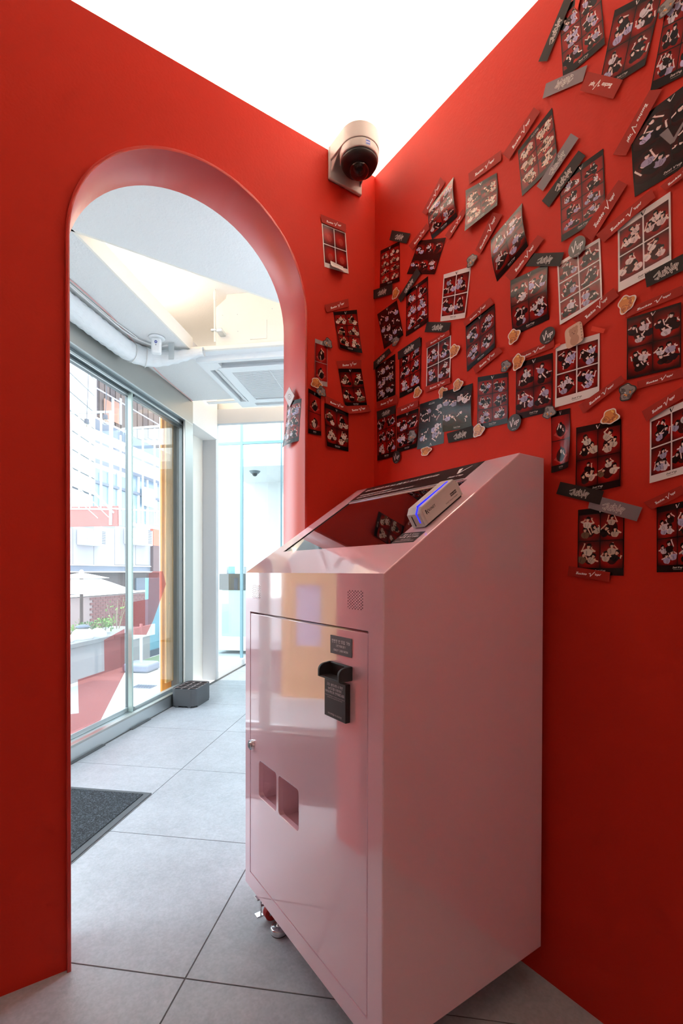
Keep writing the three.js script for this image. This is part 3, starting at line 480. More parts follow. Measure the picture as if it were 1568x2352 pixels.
{
  const o = thing('wrapped_duct', 'fat white tape wrapped pipe bending under the pale blue soffit', 'pipe', [-1.55, 2.30, 0.3], true);
  const pts = [[-1.563, 2.341, 1.2], [-1.563, 2.341, 0.4], [-1.563, 2.341, -0.3], [-1.562, 2.341, -0.78], [-1.545, 2.341, -0.96], [-1.46, 2.337, -1.05], [-1.36, 2.345, -1.075], [-1.26, 2.360, -1.088], [-1.14, 2.375, -1.092]];
  const curve = new THREE.CatmullRomCurve3(pts.map((p) => V(...p)), false, 'centripetal');
  const g = new THREE.TubeGeometry(curve, 160, 0.058, 20), pp = g.attributes.position, nn = g.attributes.normal;
  for (let i = 0; i < pp.count; i++) { const row = (i / 21) | 0; let k = 0.0025 * Math.sin(row * 1.7) + 0.0012 * Math.sin(row * 4.1 + i); const tp = row > 136 ? -0.034 * Math.min(1, (row - 136) / 22) : 0; k += tp; pp.setXYZ(i, pp.getX(i) + nn.getX(i) * k, pp.getY(i) + nn.getY(i) * k, pp.getZ(i) + nn.getZ(i) * k); }
  g.computeVertexNormals(); part(o, 'pipe', g, M.wrap);
  for (const t of [0.5, 0.585]) { const c = curve.getPoint(t), d = curve.getTangent(t); part(o, 'tie', new THREE.TorusGeometry(0.0605, 0.0025, 6, 28).applyQuaternion(new THREE.Quaternion().setFromUnitVectors(V(0, 0, 1), d)).translate(c.x, c.y, c.z), M.wireWhite); }
  const c = curve.getPoint(0.86); part(o, 'hanger', lb(-1.325, -1.29, 2.30, 2.399, 0.998, 1.002), M.alu);
}
solo('cable', [tube([[-1.50, 2.391, 1.0], [-1.495, 2.390, 0.2], [-1.50, 2.391, -0.55], [-1.49, 2.389, -0.85], [-1.42, 2.388, -0.99], [-1.33, 2.386, -1.0]], 0.005, 60), tube([[-1.492, 2.393, 1.0], [-1.485, 2.391, 0.1], [-1.492, 2.394, -0.6], [-1.47, 2.392, -0.9]], 0.0035, 50)], M.wireWhite, 'white cables lying along the wrapped pipe', 'cable', true);
solo('wire', tube([[-1.478, 2.396, 1.0], [-1.474, 2.396, 0.0], [-1.485, 2.396, -0.7], [-1.60, 2.396, -1.35], [-1.622, 2.396, -1.955]], 0.003, 80, 6), M.wirePink, 'thin pink wire running along the pale blue soffit edge', 'wire', true);
{
  const o = thing('motion_sensor', 'small white motion sensor with a round badge hanging from the soffit', 'sensor', [-1.36, 2.30, 0.925], true);
  part(o, 'base', lathe([[0, 2.4], [0.047, 2.4], [0.046, 2.392], [0.036, 2.388], [0, 2.388]], -1.36, 0, -0.925, 32), M.plasticWhite);
  part(o, 'body', new RoundedBoxGeometry(0.056, 0.09, 0.045, 3, 0.012).rotateY(0.35).translate(-1.36, 2.345, -0.92), M.plasticWhite);
  const [c, x] = canvas(64, 64); x.fillStyle = '#28459e'; x.beginPath(); x.arc(32, 32, 31, 0, 7); x.fill(); x.fillStyle = '#fff'; x.font = 'bold 24px sans-serif'; x.textAlign = 'center'; x.fillText('ADT', 32, 41);
  const n = V(0, 0, 1).applyAxisAngle(V(0, 1, 0), 0.35); part(o, 'badge', new THREE.CircleGeometry(0.0085, 20).rotateY(0.35).translate(-1.36 + n.x * 0.0231, 2.362, -0.92 + n.z * 0.0231), std([1, 1, 1], 0.4, { map: tex(c) }), 'round blue badge');
  part(o, 'window', new THREE.BoxGeometry(0.003, 0.007, 0.001).rotateY(0.35).translate(-1.36 + n.x * 0.023, 2.345, -0.92 + n.z * 0.023), M.black);
}
{
  const o = thing('threaded_rod', 'cream painted hanger rod with a clamp in the raised ceiling triangle', 'rod', [-1.05, 2.42, 1.08], true);
  const p = onFb(493, 720, 1.07); part(o, 'rod', cyl(0.006, 0.006, CEIL - 2.42, p[0], (CEIL + 2.42) / 2, -1.07, 12), M.cream);
  part(o, 'sleeve', cyl(0.009, 0.009, 0.05, p[0], 2.70, -1.07, 12), M.cream);
  part(o, 'clamp', [lb(p[0] - 0.022, p[0] + 0.012, 2.485, 2.498, 1.06, 1.08, 0.003), lb(p[0] + 0.01, p[0] + 0.05, 2.478, 2.502, 1.062, 1.13, 0.006), cyl(0.009, 0.009, 0.014, p[0], 2.491, -1.07, 6)], M.alu);
}
{
  const o = thing('umbrella_stand', 'dark grey rounded umbrella stand with a grid of holes on the tiles', 'umbrella stand', [-1.53, 0, 1.745], true);
  const a0 = -1.625, a1 = -1.432, b0 = 1.598, b1 = 1.885, h = 0.138, rr = (a0, a1, z0, z1, r) => { const s = new THREE.Shape(); s.moveTo(a0 + r, z0); s.lineTo(a1 - r, z0); s.absarc(a1 - r, z0 + r, r, -Math.PI / 2, 0); s.lineTo(a1, z1 - r); s.absarc(a1 - r, z1 - r, r, 0, Math.PI / 2); s.lineTo(a0 + r, z1); s.absarc(a0 + r, z1 - r, r, Math.PI / 2, Math.PI); s.lineTo(a0, z0 + r); s.absarc(a0 + r, z0 + r, r, Math.PI, Math.PI * 1.5); return s; };
  const lay = (s, d, y) => new THREE.ExtrudeGeometry(s, { depth: d, bevelEnabled: false, curveSegments: 10 }).rotateX(-Math.PI / 2).translate(0, y, 0);
  const out = rr(a0, a1, b0, b1, 0.04); out.holes.push(new THREE.Path(rr(a0 + 0.004, a1 - 0.004, b0 + 0.004, b1 - 0.004, 0.036).getPoints(10).reverse()));
  part(o, 'shell', [toCreasedNormals(clean(lay(out, h - 0.012, 0.012)), 0.6), ...[[a0 + 0.035, a0 + 0.06], [a1 - 0.06, a1 - 0.035]].map(([p, q]) => lb(p, q, 0, 0.014, b0, b0 + 0.004)), ...[[b0 + 0.04, b1 - 0.04]].map(([p, q]) => lb(a1 - 0.004, a1, 0, 0.014, p, q)), lb(a0, a0 + 0.004, 0, 0.014, b0 + 0.04, b1 - 0.04)], M.greyBox);
  const top = rr(a0 + 0.004, a1 - 0.004, b0 + 0.004, b1 - 0.004, 0.036), nA = 3, nB = 5, da = (a1 - a0 - 0.024) / nA, db = (b1 - b0 - 0.03) / nB;
  for (let i = 0; i < nA; i++) for (let j = 0; j < nB; j++) top.holes.push(new THREE.Path(rr(a0 + 0.012 + i * da + 0.004, a0 + 0.012 + (i + 1) * da - 0.004, b0 + 0.015 + j * db + 0.004, b0 + 0.015 + (j + 1) * db - 0.004, 0.014).getPoints(6).reverse()));
  part(o, 'hole_plate', lay(top, 0.004, h - 0.008), std([0.16, 0.12, 0.115], 0.5));
  part(o, 'bottom', lb(a0 + 0.01, a1 - 0.01, 0.012, 0.016, b0 + 0.01, b1 - 0.01), M.black);
}
// grey framed opening at the end of the shop and the bright glazed court behind it
{
  const o = thing('opening_frame', 'broad pale grey frame around the bright glazed opening', 'frame', [-1.0, 0, 2.5], true);
  part(o, 'side_member', lb(-1.779, -1.647, 0.0, 2.508, 2.5, 2.56, 0.002), M.greyFrame);
  part(o, 'head_member', lb(-1.647, 0.12, 2.377, 2.508, 2.5, 2.56, 0.002), M.greyFrame);
}
struct('wall_cove', lb(-1.78, 0.12, 2.53, CEIL, 2.56, 2.62), M.cream, true);
struct('baseboard_court', lb(-1.70, -1.647, 0, 0.07, 2.56, 3.3, 0.003), M.white, true);
struct('wall_court_right', lb(0.12, 0.24, 0, 2.8, 2.62, 5.2), M.white, true);
struct('wall_court_back', lb(-2.85, 0.24, -0.06, 3.4, 5.2, 5.3), M.white, true);
struct('ground_court', lb(-2.85, 0.24, -0.1, -0.004, 4.9, 5.2), M.tile, true);
{
  const o = thing('glazed_partition', 'glass partition with thin teal bars behind the grey frame', 'partition', [-0.9, 0, 3.3], true);
  const v = onFb(555, 1200, 3.3)[0], h = onFb(555, 1018, 3.3)[1];
  part(o, 'upright', lb(v - 0.014, v + 0.014, 0.0, 2.75, 3.285, 3.315), M.teal);
  part(o, 'crossbar', lb(-2.2, 0.12, h - 0.014, h + 0.014, 3.287, 3.313), M.teal);
  const r = onFb(646, 1100, 3.3)[0]; part(o, 'upright', lb(r - 0.006, r + 0.006, 0, 2.75, 3.29, 3.31), M.teal);
  for (const [p, q] of [[-2.2, v - 0.014], [v + 0.014, r - 0.006], [r + 0.006, 0.12]]) { part(o, 'pane', lb(p, q, 0.07, h - 0.014, 3.297, 3.303), M.glassTeal); part(o, 'pane', lb(p, q, h + 0.014, 2.75, 3.297, 3.303), M.glassTeal); }
}
{
  const y = (v) => onFb(530, v, 4.2)[1], a = (u) => onFb(u, 1330, 4.2)[0];
  solo('planter_box', lb(a(503), a(503) + 0.75, y(1355), y(1318), 4.2, 4.6, 0.004), std([0.02, 0.03, 0.032], 0.25), 'black box resting on the pale green cabinet in the court', 'box', true);
  const o = thing('court_cabinet', 'pale green cabinet on a white plinth in the bright court', 'cabinet', [a(530), 0, 4.4], true);
  part(o, 'body', lb(a(508), a(508) + 0.7, y(1462), y(1355) - 0.001, 4.215, 4.6, 0.004), std([0.50, 0.60, 0.57], 0.5));
  part(o, 'plinth', lb(a(508) - 0.05, a(508) + 0.75, -0.004, y(1462), 4.18, 4.62, 0.004), M.white);
  for (const [u, w, c] of [[512, 0.03, [0.9, 0.95, 0.96]], [521, 0.09, [0.25, 0.5, 0.6]], [536, 0.12, [0.9, 0.9, 0.9]]]) solo('carton', lb(a(u), a(u) + w, y(1318), y(1301), 4.25, 4.35, 0.003), std(c, 0.5), u === 521 ? 'small teal carton standing on the black box' : u === 512 ? 'narrow white carton beside the teal one' : 'wide white carton beside the teal one', 'carton', true, 'cartons on the black box');
  const d = onFb(585, 1083, 4.4), k = thing('dome_camera', 'dark dome camera under the white canopy of the court', 'camera', [d[0], d[1] - 0.05, 4.4], true);
  part(k, 'base', cyl(0.075, 0.05, 0.03, d[0], d[1] - 0.012, -4.4, 24), M.aluDark); part(k, 'dome', new THREE.SphereGeometry(0.035, 20, 12).translate(d[0], d[1] - 0.03, -4.4), M.black);
  solo('canopy', lb(-2.3, 0.11, d[1] + 0.003, d[1] + 0.10, 4.1, 5.2), M.white, 'white flat canopy over the glazed court', 'canopy', true);
}
// ---------------------------------------------------------------- the street outside the glass
const X = { pave: std([0.50, 0.50, 0.49], 0.8, { bumpMap: rep(rough, 1), bumpScale: 0.003 }), low: std([0.34, 0.33, 0.33], 0.9), white: std([0.66, 0.67, 0.68], 0.6), pale: std([0.27, 0.27, 0.31], 0.7), blueGrey: std([0.10, 0.12, 0.17], 0.6), brown: std([0.05, 0.032, 0.035], 0.7), timber: std([0.09, 0.06, 0.055], 0.7), brick: std([0.13, 0.045, 0.045], 0.85), mortar: std([0.22, 0.17, 0.17], 0.9), lilac: std([0.34, 0.36, 0.46], 0.5), redPale: std([0.50, 0.17, 0.15], 0.7), redOrange: std([0.62, 0.10, 0.05], 0.6), plum: std([0.08, 0.03, 0.035], 0.6), sky: std([0.18, 0.42, 0.56], 0.4), green: std([0.16, 0.28, 0.07], 0.8), greenDark: std([0.08, 0.15, 0.05], 0.8), grass: std([0.20, 0.29, 0.17], 0.95, { bumpMap: rep(rough, 8), bumpScale: 0.006 }), stem: std([0.30, 0.25, 0.18], 0.9), canvas: std([0.88, 0.87, 0.84], 0.8), stone: std([0.80, 0.81, 0.82], 0.5), coping: std([0.24, 0.24, 0.26], 0.7), window: std([0.16, 0.24, 0.34], 0.15), peach: std([0.36, 0.18, 0.13], 0.7), slate: std([0.08, 0.10, 0.14], 0.7) };
struct('ground_pavement', lb(-3.02, -1.80, -0.30, -0.05, -5, 12), X.pave, true);
struct('ground_street', lb(-40, -3.0, -1.5, -1.3, -25, 45), X.low, true);
const fa = (u, v, a) => { const p = onFa(u, v, a); return [p[2], p[1]]; };
const blk = (a, u0, v0, u1, v1, d, r = 0) => { const b0 = fa(u0, (v0 + v1) / 2, a)[0], b1 = fa(u1, (v0 + v1) / 2, a)[0], y1 = fa((u0 + u1) / 2, v0, a)[1], y0 = fa((u0 + u1) / 2, v1, a)[1]; return lb(a - d, a, y0, y1, b0, b1, r); };   // a box whose front lies in the plane a
{ // planter with coping
  const o = thing('planter', 'long raised planter with a grey stone coping along the pavement', 'planter', [-3.25, -0.05, 1.5], true);
  part(o, 'wall', lb(-3.5, -3.02, -1.3, 0.285, -2.5, 3.75), std([0.36, 0.35, 0.38], 0.8));
  for (let i = 0; i < 7; i++) part(o, 'coping_stone', lb(-3.54, -2.99, 0.287, 0.33, -1.75 + i * 0.79, -1.75 + i * 0.79 + 0.784, 0.004), X.coping);
}
function shrub(u, v, a, w, h, n, label, mat) {
  const p = onFa(u, v, a), o = thing('shrub', label, 'shrub', p, true); const lg = [], sg = [];
  for (let i = 0; i < n; i++) { const t = rnd() * 6.283, q = Math.sqrt(rnd()) * w, y = R(0.35, 1) * h, s = R(0.008, 0.018);
    const g = new THREE.PlaneGeometry(s, s * 1.8, 1, 2); g.rotateX(R(-1.2, 1.2)).rotateY(R(0, 6.28)).translate(p[0] + Math.cos(t) * q, p[1] + y, -p[2] + Math.sin(t) * q); lg.push(g); }
  for (let i = 0; i < 9; i++) { const t = rnd() * 6.283; sg.push(tube([[p[0], p[1] - 0.02, -p[2]], [p[0] + Math.cos(t) * w * 0.4, p[1] + h * 0.4, -p[2] + Math.sin(t) * w * 0.4], [p[0] + Math.cos(t) * w * 0.8, p[1] + h * R(0.6, 1.25), -p[2] + Math.sin(t) * w * 0.8]], 0.003, 8, 5)); }
  const f = part(o, 'foliage', lg, mat); f.userData.kind = 'stuff'; mat.side = THREE.DoubleSide; part(o, 'stems', sg, X.stem);
}
shrub(238, 1462, -3.2, 0.10, 0.20, 150, 'leafy green shrub behind the white round ornaments', X.green);
shrub(198, 1465, -3.25, 0.10, 0.17, 110, 'low bushy shrub in the planter beside the parasol', X.greenDark);
shrub(170, 1470, -3.2, 0.08, 0.15, 90, 'small green shrub at the near end of the planter', X.green);
shrub(268, 1458, -3.3, 0.14, 0.40, 40, 'bare twiggy shrub with few leaves in front of the brick wall', X.green);
{ const orn = (u, v, s, label, dark) => { const p = onFa(u, v, -3.12), o = thing('garden_ornament', label, 'ornament', [p[0], p[1] - s * 0.8, p[2]], true); const g = new THREE.SphereGeometry(s, 40, 20), q = g.attributes.position;
    for (let i = 0; i < q.count; i++) { const t = Math.atan2(q.getZ(i), q.getX(i)), k = 1 - 0.07 * Math.abs(Math.sin(t * 4)); q.setXYZ(i, q.getX(i) * k, q.getY(i) * 0.82, q.getZ(i) * k); } g.computeVertexNormals(); part(o, 'body', g.translate(p[0], p[1], -p[2]), X.stone);
    part(o, dark ? 'cap' : 'stalk', dark ? new THREE.SphereGeometry(s * 0.7, 24, 10, 0, 6.2832, 0, 1.3).scale(1, 0.5, 1).translate(p[0], p[1] + s * 0.72, -p[2]) : cyl(0.008, 0.012, 0.03, p[0], p[1] + s * 0.85, -p[2], 8), dark ? X.blueGrey : X.stem); };
  orn(190, 1460, 0.105, 'white round ornament with a dark cap in the planter', true); orn(224, 1459, 0.092, 'ribbed white round ornament in the planter', false); orn(152, 1470, 0.07, 'small white round ornament at the planter edge', false); }
{ // parasol standing on the lower street
  const ap = onFb(187, 1315, 5), o = thing('parasol', 'big cream parasol open beyond the planter', 'parasol', [ap[0], -1.3, 5], true); const r = 0.80, y = ap[1];
  const seg = (r0, r1, y0, y1) => { const g = new THREE.CylinderGeometry(r0, r1, y0 - y1, 8, 3, true); return g.translate(ap[0], (y0 + y1) / 2, -5); };
  part(o, 'canopy', [seg(0.28, r, y - 0.10, y - 0.30)], (X.canvas.side = THREE.DoubleSide, X.canvas)); part(o, 'vent', seg(0.01, 0.40, y, y - 0.085), X.canvas); part(o, 'finial', new THREE.SphereGeometry(0.03, 12, 8).translate(ap[0], y + 0.015, -5), X.canvas);
  part(o, 'pole', cyl(0.025, 0.025, y + 1.28, ap[0], (y - 1.3) / 2, -5, 14), X.timber); part(o, 'foot', cyl(0.3, 0.32, 0.08, ap[0], -1.26, -5, 24), X.pale);
}
{ const o = thing('sign_stand', 'white pole stand on a heavy square foot on the pavement', 'stand', [-2.70, -0.05, 3.03], true);
  part(o, 'foot', lb(-2.86, -2.56, -0.05, 0.04, 2.9, 3.16, 0.03), X.lilac); part(o, 'pole', cyl(0.016, 0.016, 0.42, -2.71, 0.24, -3.03, 14), X.white); part(o, 'board', lb(-2.73, -2.71, 0.30, 0.42, 2.9, 3.32, 0.004), X.white); }
{ const o = thing('drain_grate', 'grey slotted drain grate set in the pavement', 'drain grate', [-2.28, -0.05, 2.36], true); part(o, 'plate', lb(-2.38, -2.19, -0.052, -0.046, 2.30, 2.42, 0.001), X.pale); const s = []; for (let i = 0; i < 7; i++) s.push(lb(-2.365 + i * 0.025, -2.352 + i * 0.025, -0.0465, -0.0452, 2.315, 2.405)); part(o, 'slots', s, X.slate); }
solo('lawn_strip', lb(-2.98, -2.55, -0.05, -0.035, 3.2, 5.15), X.grass, 'strip of green artificial grass along the pavement', 'grass', true);
{ const o = thing('blue_door', 'light blue glazed door in a dark frame past the planter', 'door', [-3.1, -0.05, 4.1], true);
  const b0 = fa(340, 1400, -3.06)[0], b1 = fa(372, 1400, -3.06)[0]; part(o, 'leaf', lb(-3.10, -3.06, 0.02, 0.93, b0, b1 + 0.5, 0.003), X.sky); part(o, 'frame', [lb(-3.12, -3.03, -0.05, 0.95, b1, b1 + 0.05), lb(-3.12, -3.04, -0.05, 0.03, b0, b1 + 0.5)], X.slate); }
{ // brick shop across the street
  const o = thing('brick_shop', 'low brick shop with a dark window front across the street', 'building', [-8.4, -1.3, 10.5], true), a = -8;
  part(o, 'wall', [lb(-9.5, -8.03, -1.3, 0.36, 8, 14.5)], X.mortar); const bg = []; const y0 = -0.95, bh = 0.068, bw = 0.21;
  for (let j = 0; j < 19; j++) for (let i = 0; i < 22; i++) { const b = 9.6 + i * bw + (j % 2) * bw / 2; bg.push(lb(-8.03, -8.01, y0 + j * bh, y0 + j * bh + bh - 0.012, b, b + bw - 0.012)); }
  const bs = part(o, 'bricks', bg, X.brick); bs.userData.kind = 'stuff';
  part(o, 'brick_coping', blk(a + 0.03, 150, 1361, 372, 1365, 0.3), X.white);
  part(o, 'shop_front', blk(a - 0.25, 120, 1313, 372, 1362, 0.3), X.brown); part(o, 'window', blk(a - 0.2, 313, 1327, 342, 1361, 0.06), X.slate);
  part(o, 'fascia', blk(a, 120, 1299, 372, 1313, 0.4), X.blueGrey); part(o, 'fascia_line', [blk(a + 0.03, 120, 1298, 372, 1300, 0.05), blk(a + 0.03, 120, 1312.5, 372, 1314.5, 0.05)], X.white);
  for (let i = 0; i < 5; i++) part(o, 'wall_panel', blk(a, 120 + i * 48, 1211, 167.3 + i * 48, 1298, 0.4, 0.01), X.pale);
  part(o, 'red_board', blk(a + 0.1, 352, 1217, 380, 1254, 0.1), X.redOrange); part(o, 'dark_board', blk(a + 0.1, 352, 1254, 380, 1312, 0.1), X.plum);
}
for (const [u0, v0, u1, v1, label] of [[197, 1218, 245, 1253, 'outdoor air conditioner unit on the grey wall above the parasol'], [303, 1216, 351, 1252, 'outdoor air conditioner unit on the grey wall beside the red board']]) {
  const c = onFa((u0 + u1) / 2, v1, -7.75), o = thing('outdoor_unit', label, 'air conditioner', c, true, 'outdoor units on the shop wall'); part(o, 'case', blk(-7.75, u0, v0, u1, v1, 0.25, 0.02), X.white);
  for (let i = 0; i < 4; i++) part(o, 'louvre', blk(-7.735, u0 + 4, v0 + 4 + i * (v1 - v0 - 6) / 4, u1 - 14, v0 + 7.5 + i * (v1 - v0 - 6) / 4, 0.03, 0.005), X.lilac);
  for (let i = 0; i < 8; i++) part(o, 'vent_slot', blk(-7.74, u1 - 10, v0 + 3 + i * (v1 - v0 - 5) / 8, u1 - 2, v0 + 5.4 + i * (v1 - v0 - 5) / 8, 0.02), X.slate);
}
{ // white stair landing with railing
  const b = 2.8, o = thing('stair_railing', 'white steel stair landing with upright railing bars above the street', 'railing', [-2.9, 1.3, b], true), q = (u, v) => { const p = onFb(u, v, b); return [p[0], p[1], -p[2]]; };
  const rail = (n, pts, w) => part(o, n, bar(q(...pts[0]), q(...pts[1]), w), X.white);
  rail('top_rail', [[90, 950], [256, 946]], 0.02); rail('top_rail', [[280, 986], [430, 974]], 0.02); rail('bottom_rail', [[90, 1168], [256, 1170]], 0.016); rail('bottom_rail', [[256, 1168], [430, 1178]], 0.016);
  for (const u of [120, 141, 163, 182, 207, 232]) rail('baluster', [[u, 948], [u, 1168]], 0.015);
  for (const u of [277, 303, 328, 355, 380]) rail('baluster', [[u, u < 290 ? 1000 : 984], [u, 1206]], 0.014);
  part(o, 'post', bar(q(255, 946), q(255, 1206), 0.028), X.white, 'thick corner post');
  rail('stair_string', [[120, 1030], [262, 1178]], 0.016); rail('stair_string', [[120, 1062], [250, 1188]], 0.008); rail('stair_string', [[120, 1095], [225, 1190]], 0.008);
  const p0 = q(60, 1166), p1 = q(269, 1208); part(o, 'landing_edge', bx(p0[0], p1[0], p1[1], p0[1], p0[2] - 0.03, p0[2]), X.redPale, 'pale red edge of the landing');
}
{ // buildings up the hill
  const o = thing('pale_shop', 'pale blue and white shop house standing behind the railing', 'building', [-12.2, -1.3, 17], true), a = -12;
  part(o, 'wall', blk(a, 120, 1005, 400, 1215, 0.5), X.white); part(o, 'base_wall', lb(-12.5, -12.02, -1.3, 3.3, 13, 21), X.pale); part(o, 'awning', blk(a + 0.5, 214, 1074, 400, 1084, 0.6), X.lilac); part(o, 'glazing', blk(a + 0.05, 216, 1086, 290, 1205, 0.1), X.window); part(o, 'glazing', blk(a + 0.05, 303, 1090, 380, 1205, 0.1), X.window);
  for (const u of [232, 252, 272, 318, 338, 358]) part(o, 'mullion', blk(a + 0.12, u, 1086, u + 3, 1205, 0.08), X.white); part(o, 'sill_band', blk(a + 0.14, 214, 1128, 400, 1134, 0.1), X.blueGrey); part(o, 'white_board', blk(a + 0.3, 332, 1122, 357, 1164, 0.05), X.white); part(o, 'lintel', blk(a + 0.2, 150, 1020, 400, 1034, 0.3), X.pale);
  const s = thing('street_sign', 'small white sign board with red print behind the railing', 'sign', onFa(189, 1120, -8.6), true); part(s, 'board', blk(-8.6, 172, 1088, 206, 1122, 0.04), X.white); part(s, 'post', lb(-8.64, -8.6, -1.3, 2.9, 10.18, 10.24), X.white); part(s, 'print', [blk(-8.58, 174, 1090, 204, 1104, 0.01), blk(-8.58, 174, 1111, 198, 1119, 0.01)], X.redPale);
  const r = thing('tiled_roof', 'dark slate roof slope between the railing bars', 'roof', [-14, 3, 20], true); part(r, 'roof', blk(-13, 150, 988, 400, 1030, 1.5), X.slate); part(r, 'gable', blk(-13.5, 120, 940, 214, 1000, 1), X.pale);
  const t = thing('timber_house', 'brown timber clad house with pale blue scaffold bars', 'building', [-16.5, -1.3, 24], true);
  part(t, 'wall', blk(-16, 214, 800, 420, 1012, 0.5), X.timber); for (let i = 0; i < 16; i++) part(t, 'cladding_board', blk(-15.9, 216 + i * 12.5, 800, 226.6 + i * 12.5, 1008, 0.1), i % 3 ? X.timber : X.brown);
  part(t, 'panel', blk(-15.8, 240, 920, 258, 972, 0.05), X.peach); part(t, 'panel', blk(-15.8, 262, 924, 276, 972, 0.05), X.peach); for (const [u0, v0, u1, v1] of [[219, 840, 222, 1010], [258, 915, 262, 975], [276, 915, 280, 975], [214, 912, 400, 914.5], [214, 940, 400, 942.5], [214, 884, 400, 886]]) part(t, 'scaffold_bar', blk(-15.5, u0, v0, u1, v1, 0.05), X.lilac);
  part(t, 'white_ledge', blk(-15.4, 214, 972, 288, 990, 0.3), X.white);
}
{ // white sided house on the left, its boards running away down the street
  const o = thing('white_sided_house', 'white house wall of wide boards with dark joints', 'building', [-6, -1.3, 3], true), d = ray(640, 1316).setY(0).normalize(), S = CAM.clone().addScaledVector(ray(90, 1316).setY(0).normalize(), 5.2);
  let k = 0; const at = () => { const p = S.clone().addScaledVector(d, k).sub(CAM); const c = p.clone().applyQuaternion(camera.quaternion.clone().invert()); return PX + FOC * c.x / -c.z; }; while (at() < 214 && k < 12) k += 0.05;
  const E_ = S.clone().addScaledVector(d, k), n = V(d.z, 0, -d.x), loc = (p, y) => { const l = toL(p); return [l[0], y, -l[2]]; };
  const bk = bar(loc(S.clone().addScaledVector(n, 0.06), 2.0), loc(E_.clone().addScaledVector(n, 0.06), 2.0), 0.02, 6.6); const board = (y, h) => { const p = V(...loc(S, y)), q = V(...loc(E_, y)), g = new THREE.BoxGeometry(p.distanceTo(q), h, 0.05); g.rotateY(Math.atan2(-(q.z - p.z), q.x - p.x)).translate((p.x + q.x) / 2, y, (p.z + q.z) / 2); return g; };
  for (let i = 0; i < 30; i++) part(o, 'wall_board', board(2.0 + i * 0.195, 0.180), X.white);
  const g = new THREE.BoxGeometry(S.distanceTo(E_), 5.9, 0.02); { const p = V(...loc(S.clone().addScaledVector(n, 0.0), 0)), q = V(...loc(E_, 0)); g.rotateY(Math.atan2(-(q.z - p.z), q.x - p.x)).translate((p.x + q.x) / 2, 4.85, (p.z + q.z) / 2); } part(o, 'backing', g, X.slate);
}
for (const [u, v, label] of [[199, 978, 'clear bulb lamp hanging outside near the white house'], [242, 968, 'clear bulb lamp hanging outside beside the railing corner post']]) { // unlit festoon lamps
  const p = onFb(u, v, 2.6), o = thing('bulb_lamp', label, 'lamp', [p[0], p[1] - 0.03, p[2]], true, 'bulb lamps outside'); part(o, 'bulb', new THREE.SphereGeometry(0.034, 20, 14).translate(p[0], p[1], -p[2]), M.glass); part(o, 'socket', cyl(0.02, 0.024, 0.04, p[0], p[1] + 0.045, -p[2], 16), X.slate); part(o, 'cord', tube([[p[0], p[1] + 0.06, -p[2]], [p[0] + 0.02, p[1] + 0.5, -p[2]], [p[0] + 0.02, 3.4, -p[2]]], 0.003, 8, 5), X.slate); part(o, 'filament', cyl(0.004, 0.004, 0.03, p[0], p[1] + 0.005, -p[2], 6), X.stem);
}
// ---------------------------------------------------------------- photo prints, tapes and stickers on the red walls
const CR = { 2: [1060, 0, 3.0866], 3: [840, 400, 3.92], 4: [1160, 400, 3.843], 5: [840, 660, 4.3556], 6: [1140, 700, 3.6636], 7: [1240, 960, 4.7805], 8: [650, 480, 4.0545] };   // measured picture patches: corner and scale
const pxOf = (c, x, y) => [CR[c][0] + x / CR[c][2], CR[c][1] + y / CR[c][2]];
const wallPoint = (wall, c, x, y) => { const [u, v] = pxOf(c, x, y); return wall === 'A' ? onA(u, v) : wall === 'J' ? onB(u, v, AX + AR) : onB(u, v); };
const NORM = { A: V(0, 0, 1), B: V(-1, 0, 0), J: V(-1, 0, 0) };
const ATL = [], AT = 2048;                                            // picture sheets that hold all prints
function slot(i) { const k = (i / 40) | 0, j = i % 40; if (!ATL[k]) { const [c, x] = canvas(AT, k ? 1024 : AT); ATL[k] = { c, x, h: k ? 1024 : AT }; } return { s: ATL[k], k, x: (j % 8) * 256, y: ((j / 8) | 0) * 384, w: 250, h: 378 }; }
